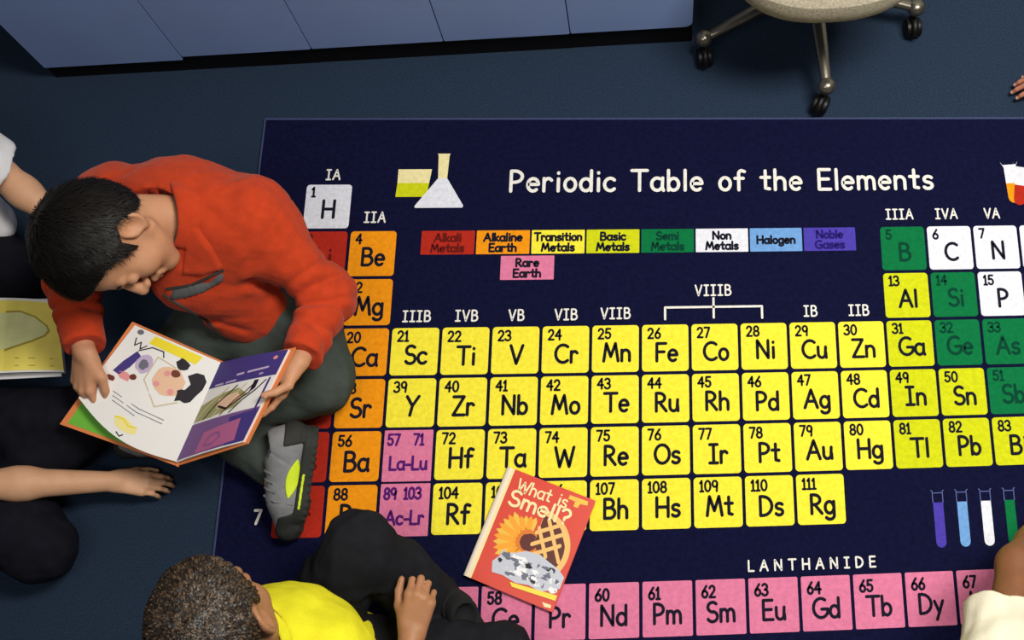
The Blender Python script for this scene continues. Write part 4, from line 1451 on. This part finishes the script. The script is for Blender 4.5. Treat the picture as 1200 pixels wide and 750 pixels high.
# zip running down the front
def snap_to(o, pts, dirv, lift=.001):
    from mathutils.bvhtree import BVHTree
    me = o.data
    off = np.array(ORIG[o.parent.name]) if o.parent else np.zeros(3)
    bv = BVHTree.FromPolygons([v.co + Vector(off) for v in me.vertices], [p.vertices[:] for p in me.polygons])
    out = []
    for p in pts:
        q = CAM * 0 + np.asarray(p)
        hit = bv.ray_cast(Vector(q + np.asarray(dirv) * .6), Vector(-np.asarray(dirv)))
        out.append(np.array(hit[0]) + np.array(hit[1]) * lift if hit[0] is not None else q)
    return out
jk = bpy.data.objects['jacket']
dv = nz(CAM - J1['chest'])
def along(a, b, n):
    return [a + (b - a) * i / (n - 1) for i in range(n)]
def polyline_px(pts, z, n=10):
    out = []
    for (a, b) in zip(pts[:-1], pts[1:]):
        out += along(px(*a, z), px(*b, z), n)[:-1]
    return out + [px(*pts[-1], z)]
mb = MB()
mb.tube(snap_to(jk, polyline_px([(192, 345), (215, 360), (240, 378), (258, 398)], .36), dv, .001), .0035, 0, 8)
mb.build('zip', zipm, red)
def patch(name, parent, m, target, poly, z, dirv, lift=.006):
    bm = bmesh.new()
    f0 = bm.faces.new([bm.verts.new((u, v, 0)) for u, v in poly])
    bmesh.ops.triangulate(bm, faces=[f0])
    for _ in range(6):
        le = [e for e in bm.edges if e.calc_length() > 5]
        if le:
            bmesh.ops.subdivide_edges(bm, edges=le, cuts=1)
            bmesh.ops.triangulate(bm, faces=list(bm.faces))
    bm.verts.index_update()
    rim = [v.is_boundary for v in bm.verts]
    P = [px(v.co.x, v.co.y, z) for v in bm.verts]
    T = snap_to(target, P, dirv, 1.0)
    B0 = snap_to(target, P, dirv, 0.0)
    V = [b + (t - b) * (-.001 if r else lift) for t, b, r in zip(T, B0, rim)]
    F = [[v.index for v in f.verts][::-1] for f in bm.faces]
    n = len(V)
    V2 = [b + (t - b) * -.004 for t, b in zip(T, B0)]
    bm.free()
    return obj(name, V + V2, F + [[i + n for i in f[::-1]] for f in F], m, parent)
patch('collar_flap', red, fleece, jk, [(172, 224), (196, 236), (214, 262), (218, 290), (213, 322), (238, 323), (263, 315), (250, 290), (232, 264), (206, 236), (186, 222)], .40, dv, .009)
patch('flap_lining', red, lining, jk, [(197, 352), (203, 338), (222, 332), (246, 330), (263, 314), (262, 328), (240, 342), (216, 350)], .36, dv)
mb = MB()
mb.tube(snap_to(jk, polyline_px([(196, 338), (225, 333), (262, 315)], .36), dv, .001), .0035, 0, 8)
mb.build('collar_edge', zipm, red)
toe1 = cv(-.17, -.97, -.08)
shoe(red, px(357, 562, .091), toe1, cv(-.94, .14, .25), 1.15, (suede, rubber, neon, suede), True)
shoe(red, px(196, 508, .058), cv(-.9, -.35, -.1), cv(.3, .3, .9), 1.0, (suede, rubber, neon, suede), False, accent=False, h=.005)

# ------------------------------------------------------------------ child in the yellow shirt, seen from above
blk_canvas = mat('black_canvas', S(24, 25, 28), .9, bump=.3, bscale=300)
yellow_cloth = mat('yellow_jersey', S(232, 226, 44), .9, var=.06, vscale=30, bump=.3, bscale=420, spec=.1, bump2=.3, b2scale=24)
H2 = Head(px(256, 738, .63), cv(-.10, .62, -.76), cv(-.42, .56, .70), 1.16)
J2 = joints(pelvis=px(385, 775, .115), neck=px(306, 750, .53), sh_r=px(385, 775, .46), sh_l=px(225, 778, .46),
            el_r=px(462, 838, .29), wr_r=px(483, 742, .275), el_l=px(190, 830, .30), wr_l=px(300, 800, .2),
            kn_l=px(422, 641, .275), kn_r=px(585, 770, .13), an_l=px(522, 712, .065), an_r=px(470, 800, .06),
            toe_l=px(545, 740, .05), toe_r=px(430, 790, .05))
bones('yellow', J2)
yel = thing('person', 'child in a bright yellow shirt and black trousers with close-cropped hair seen from above', 'person', (J2['pelvis'][0], J2['pelvis'][1], 0))
HR2 = Hand(J2['wr_r'], cv(.22, .96, .0), cv(.02, .1, 1.0), True, .88, ((48, 58, 30), (46, 56, 30), (46, 58, 30), (50, 58, 30)), ((.72, .55, -.3), (.93, .25, -.3), (.97, .0, -.3)), spread=.5)
HL2 = Hand(J2['wr_l'], nz(np.array([.8, .4, -.2])), np.array([0, 0, 1.]), False, .82)
body_mesh('body', yel, skin_mid, H2, J2, dict(l=HL2, r=HR2), .0038)
hair2 = mat('hair_black_brown', S(40, 31, 25), .45, spec=.5, var=.5, vscale=160)
hair2b = mat('hair_brown_glint', S(90, 70, 50), .45, spec=.5)
H2.hair('hair', yel, hair2, th=.010, strands=14000, length=.008, curl=.6, seed=7, thick=.0017, noise=.002, m2=hair2b)
H2.brows(yel)
HR2.nail_parts(yel, (0, 1, 2, 3))
top_mesh('shirt', yel, yellow_cloth, J2, H2, .45, .020, .0055, .05, 13, .0045, 34, hem=(J2['pelvis'], np.array([0, 0, 1.])), neck_r=.046, extra=[rc(J2['neck'] - np.array([0, 0, .045]), J2['chest'], .062, .085)])
collar('neckband', yel, yellow_cloth, J2, H2, .064, .058, .022, .008, np.array([0, 1., 0]), -.1, lift=.0)
pants_mesh('trousers', yel, black_cloth, J2, .018, .0055, 21, .009, 40, shin=.96, flare=.004)
shoe(yel, px(548, 742, .070), cv(.5, -.85, -.1), cv(.2, .35, .9), 1.0, (blk_canvas, blk_canvas, neon), False, accent=False, h=.005)
shoe(yel, px(420, 800, .052), cv(-.8, .1, -.1), cv(.1, .2, .95), 1.0, (rubber, rubber, neon), True, accent=False, h=.005)

# ------------------------------------------------------------------ child in dark clothes at the left, one hand flat on the carpet
H3 = Head(px(-175, 430, .60), np.array([.85, .1, -.5]), np.array([.3, 0, 1.]), 1.0)
J3 = joints(pelvis=px(-85, 540, .11), neck=px(-150, 460, .50), sh_r=px(-120, 545, .44), sh_l=px(-150, 400, .44), hipside=np.array([.1, -1., 0]),
            el_r=px(-30, 568, .215), wr_r=px(136, 564, .088), el_l=px(-120, 410, .27), wr_l=px(-80, 470, .26),
            kn_l=px(92, 492, .115), kn_r=px(48, 640, .11), an_l=px(-10, 590, .07), an_r=px(-20, 520, .06),
            toe_l=px(-60, 610, .05), toe_r=px(-30, 470, .05))
bones('dark', J3)
drk = thing('person', 'child in dark navy clothes at the left edge leaning a bare forearm on the carpet', 'person', (J3['pelvis'][0], J3['pelvis'][1], 0))
HR3 = Hand(J3['wr_r'], cv(.99, -.06, -.05) - np.array([0, 0, .22]), np.array([.1, .1, 1.]), True, .80, ((12, 30, 20), (12, 32, 22), (12, 34, 22), (14, 34, 22)), ((.80, .50, -.3), (.92, .2, -.3), (.95, .1, -.3)), spread=.35)
HL3 = Hand(J3['wr_l'], nz(np.array([.8, -.5, -.2])), np.array([0, 0, 1.]), False, .80)
body_mesh('body', drk, skin_fair, H3, J3, dict(l=HL3, r=HR3), .0038)
H3.hair('hair', drk, hair_m, th=.012, strands=3000, length=.03, seed=4)
H3.brows(drk)
top_mesh('shirt', drk, navy_cloth, J3, H3, .45, .020, .007, .05, 23, .0045, 34, hem=(J3['pelvis'], np.array([0, 0, 1.])), neck_r=.062)
J3['floor'] = np.array([0, 0, .001])
pants_mesh('trousers', drk, navy_cloth, J3, .026, .006, 27, .007, 32)
shoe(drk, px(-60, 600, .04), cv(-.9, -.2, -.1), cv(0, .3, .9), 1.0, (rubber, rubber, neon), False, accent=False, h=.006)
shoe(drk, px(-50, 480, .05), cv(-.5, .8, -.1), cv(0, .3, .9), 1.0, (rubber, rubber, neon), True, accent=False, h=.006)

# ------------------------------------------------------------------ child in white at the upper left
white_cloth = mat('white_jersey', S(224, 224, 228), .9, var=.04, vscale=30, bump=.3, bscale=420, spec=.1, bump2=.3, b2scale=24)
H4 = Head(px(-215, 160, .60), np.array([.85, -.35, -.3]), np.array([.2, -.1, 1.]), 1.0)
J4 = joints(pelvis=px(-80, 275, .11), neck=px(-165, 215, .50), sh_l=px(-70, 158, .45), sh_r=px(-175, 275, .44), hipside=np.array([-.5, -1., 0]),
            el_l=px(2, 204, .30), wr_l=px(82, 268, .215), el_r=px(-165, 300, .28), wr_r=px(-110, 285, .22),
            kn_l=px(15, 322, .09), kn_r=px(-190, 315, .11), an_l=px(-90, 322, .06), an_r=px(-30, 322, .05))
bones('white', J4)
wht = thing('person', 'child in a white short-sleeved shirt at the upper left edge reaching one bare arm down', 'person', (J4['pelvis'][0], J4['pelvis'][1], 0))
HL4 = Hand(J4['wr_l'], nz(J4['wr_l'] - J4['el_l']) - np.array([0, 0, .1]), np.array([0, .3, 1.]), False, .8)
HR4 = Hand(J4['wr_r'], nz(np.array([.8, -.3, -.3])), np.array([0, 0, 1.]), True, .8)
body_mesh('body', wht, skin_fair, H4, J4, dict(l=HL4, r=HR4), .0045)
H4.hair('hair', wht, hair_m, th=.012, strands=3000, length=.03, seed=14)
H4.brows(wht)
top_mesh('shirt', wht, white_cloth, J4, H4, .44, .026, .006, .05, 33, .0045, 34, hem=(np.array([0, 0, .075]), np.array([0, 0, 1.])), neck_r=.062, extra=[rc(px(-60, 225, .28), px(-10, 260, .15), .07, .06)])
J4['floor'] = np.array([0, 0, .001])
pants_mesh('trousers', wht, navy_cloth, J4, .022, .007, 37, .006, 32)
shoe(wht, px(-120, 325, .05), cv(-.9, -.2, -.1), cv(0, .3, .9), 1.0, (rubber, rubber, neon), False, accent=False, h=.006)
shoe(wht, px(-10, 322, .05), cv(.9, .1, -.1), cv(0, .3, .9), 1.0, (rubber, rubber, neon), True, accent=False, h=.006)

# ------------------------------------------------------------------ child in cream at the lower right corner
cream_cloth = mat('cream_cotton', S(226, 220, 196), .9, var=.04, vscale=30, bump=.3, bscale=420, spec=.1, bump2=.3, b2scale=24)
H5 = Head(px(1330, 720, .62), np.array([-.2, .9, -.35]), np.array([0, .3, 1.]), 1.0)
J5 = joints(pelvis=px(1275, 810, .11), neck=px(1300, 775, .50), sh_l=px(1176, 796, .45), sh_r=px(1390, 800, .45),
            el_l=px(1192, 662, .32), wr_l=px(1268, 585, .18), el_r=px(1430, 720, .28), wr_r=px(1380, 640, .2),
            kn_l=px(1185, 835, .11), kn_r=px(1420, 700, .11), an_l=px(1300, 720, .06), an_r=px(1300, 680, .06))
bones('cream', J5)
crm = thing('person', 'child in a cream short-sleeved shirt at the lower right corner with a bent elbow', 'person', (J5['pelvis'][0], J5['pelvis'][1], 0))
HL5 = Hand(J5['wr_l'], nz(J5['wr_l'] - J5['el_l']), np.array([0, .2, 1.]), False, .8)
HR5 = Hand(J5['wr_r'], nz(np.array([-.7, .5, -.3])), np.array([0, 0, 1.]), True, .8)
body_mesh('body', crm, skin_dark, H5, J5, dict(l=HL5, r=HR5), .0045)
H5.hair('hair', crm, hair_m, th=.010, strands=3000, length=.014, curl=.5, seed=15)
H5.brows(crm)
top_mesh('shirt', crm, cream_cloth, J5, H5, .24, .026, .0055, .05, 43, .006, 40, hem=(J5['pelvis'] - np.array([0, 0, .0]), np.array([0, 0, 1.])), neck_r=.062)
pants_mesh('trousers', crm, navy_cloth, J5, .020, .007, 47, .006, 32)
shoe(crm, px(1330, 735, .06), cv(.9, .2, -.1), cv(0, .3, .9), 1.0, (rubber, rubber, neon), False, accent=False, h=.006)
shoe(crm, px(1330, 665, .06), cv(.9, .5, -.1), cv(0, .3, .9), 1.0, (rubber, rubber, neon), True, accent=False, h=.006)

# ------------------------------------------------------------------ child beyond the right edge, fingertips on the carpet
teal_cloth = mat('teal_jersey', S(50, 92, 104), .9, var=.06, vscale=30, bump=.3, bscale=420, bump2=.3, b2scale=24)
H6 = Head(px(1480, 60, .60), np.array([-.9, -.2, -.3]), np.array([-.2, 0, 1.]), 1.0)
J6 = joints(pelvis=px(1420, 120, .11), neck=px(1460, 90, .50), sh_r=px(1440, 20, .45), sh_l=px(1430, 170, .45), hipside=np.array([0, 1., 0]),
            el_r=px(1350, 60, .24), wr_r=px(1258, 84, .075), el_l=px(1370, 230, .28), wr_l=px(1330, 170, .2),
            kn_l=px(1310, 240, .11), kn_r=px(1330, 30, .11), an_l=px(1360, 120, .06), an_r=px(1350, 180, .05))
bones('right', J6)
tl_ = thing('person', 'child at the right edge of whom only the fingertips on the blue carpet show', 'person', (J6['pelvis'][0], J6['pelvis'][1], 0))
HR6 = Hand(J6['wr_r'], np.array([-1., -.06, -.22]), np.array([-.1, .0, 1.]), True, .8, ((12, 22, 14), (12, 24, 15), (12, 26, 15), (14, 26, 15)), ((.80, .50, -.3), (.92, .2, -.3), (.95, .1, -.3)))
HL6 = Hand(J6['wr_l'], nz(np.array([-.8, .3, -.3])), np.array([0, 0, 1.]), False, .8)
body_mesh('body', tl_, mat('skin_rosy', S(196, 128, 104), .5, spec=.35), H6, J6, dict(l=HL6, r=HR6), .0042)
H6.hair('hair', tl_, hair_m, th=.012, strands=3000, length=.03, seed=16)
H6.brows(tl_)
HR6.nail_parts(tl_, (0, 1, 2, 3))
top_mesh('shirt', tl_, teal_cloth, J6, H6, .45, .020, .007, .05, 53, .0045, 34, hem=(J6['pelvis'], np.array([0, 0, 1.])), neck_r=.062)
pants_mesh('trousers', tl_, navy_cloth, J6, .020, .007, 57, .006, 32)
shoe(tl_, px(1370, 130, .04), cv(.6, .6, -.1), cv(0, .3, .9), 1.0, (rubber, rubber, neon), False, accent=False, h=.006)
shoe(tl_, px(1340, 190, .06), cv(-.5, -.6, -.1), cv(0, .3, .9), 1.0, (rubber, rubber, neon), True, accent=False, h=.006)

# ------------------------------------------------------------------ the yellow book on the left child's lap
zy = .195
yb = thing('picture_book', 'open yellow picture book lying on the dark-clothed lap at the left edge', 'book', px(-10, 395, zy))
page_y = mat('print_pale_yellow', S(248, 228, 108), .5, var=.10, vscale=14, spec=.35)
yq = [px(8, 349, zy + .012), px(66, 353, zy + .006), px(75, 436, zy), px(4, 437, zy + .010)]
fy, nY = bil(yq[0], yq[1], yq[2], yq[3])
quad_slab('cover', (px(-150, 452, zy - .02), px(72, 441, zy - .016), px(62, 350, zy - .012), px(-140, 352, zy - .012)), .004, mat('cover_white', S(224, 224, 226), .4), yb)
ym = [page_m[PK['page']], page_y, mat('print_pale_green', S(226, 228, 164), .5, var=.08, vscale=30), mat('print_olive_line', S(176, 160, 60), .5), mat('print_cream', S(240, 226, 150), .5, var=.06, vscale=20)]
def page_y_surf(s, t, l=0.):
    return fy(s, t, .010 * math.sin(PI * min(max(s, 0), 1)) * .6 + l)
pg = page_grid('right_page', page_y_surf, .012, yb)
pg.m = [0 for _ in pg.m]
decal(pg, page_y_surf, [(0, .035), (1, .035), (1, .975), (0, .975)], 1, .0005, 8)
decal(pg, page_y_surf, [(0, .18), (.3, .17), (.6, .24), (.80, .36), (.84, .44), (.74, .52), (.5, .60), (.25, .66), (0, .72)], 3, .0009, 3)
decal(pg, page_y_surf, [(0, .205), (.3, .195), (.58, .26), (.77, .37), (.80, .43), (.72, .50), (.5, .575), (.25, .635), (0, .69)], 2, .0013, 3)
for k in range(4):
    decal_vf(pg, page_y_surf, stroke_poly([(.2, .76 + .05 * k), (.5, .765 + .05 * k), (.85, .77 + .05 * k)], .012), 3 if k % 2 else 4, .0009)
pg.build('right_page', ym, yb, smooth=False)
fz, nZ = bil(px(-135, 352, zy + .010), yq[0], yq[3], px(-145, 446, zy + .008))
def page_z(s, t, l=0.):
    return fz(s, t, .010 * math.sin(PI * min(max(s, 0), 1)) + l)
pz = page_grid('left_page', page_z, .012, yb)
pz.m = [0 for _ in pz.m]
decal(pz, page_z, [(0, .035), (1, .035), (1, .975), (0, .975)], 1, .0005, 8)
decal(pz, page_z, [(1, .205), (.6, .19), (.3, .26), (.15, .42), (.3, .6), (.6, .68), (1, .69)], 2, .0010, 3)
pz.build('left_page', ym, yb, smooth=False)
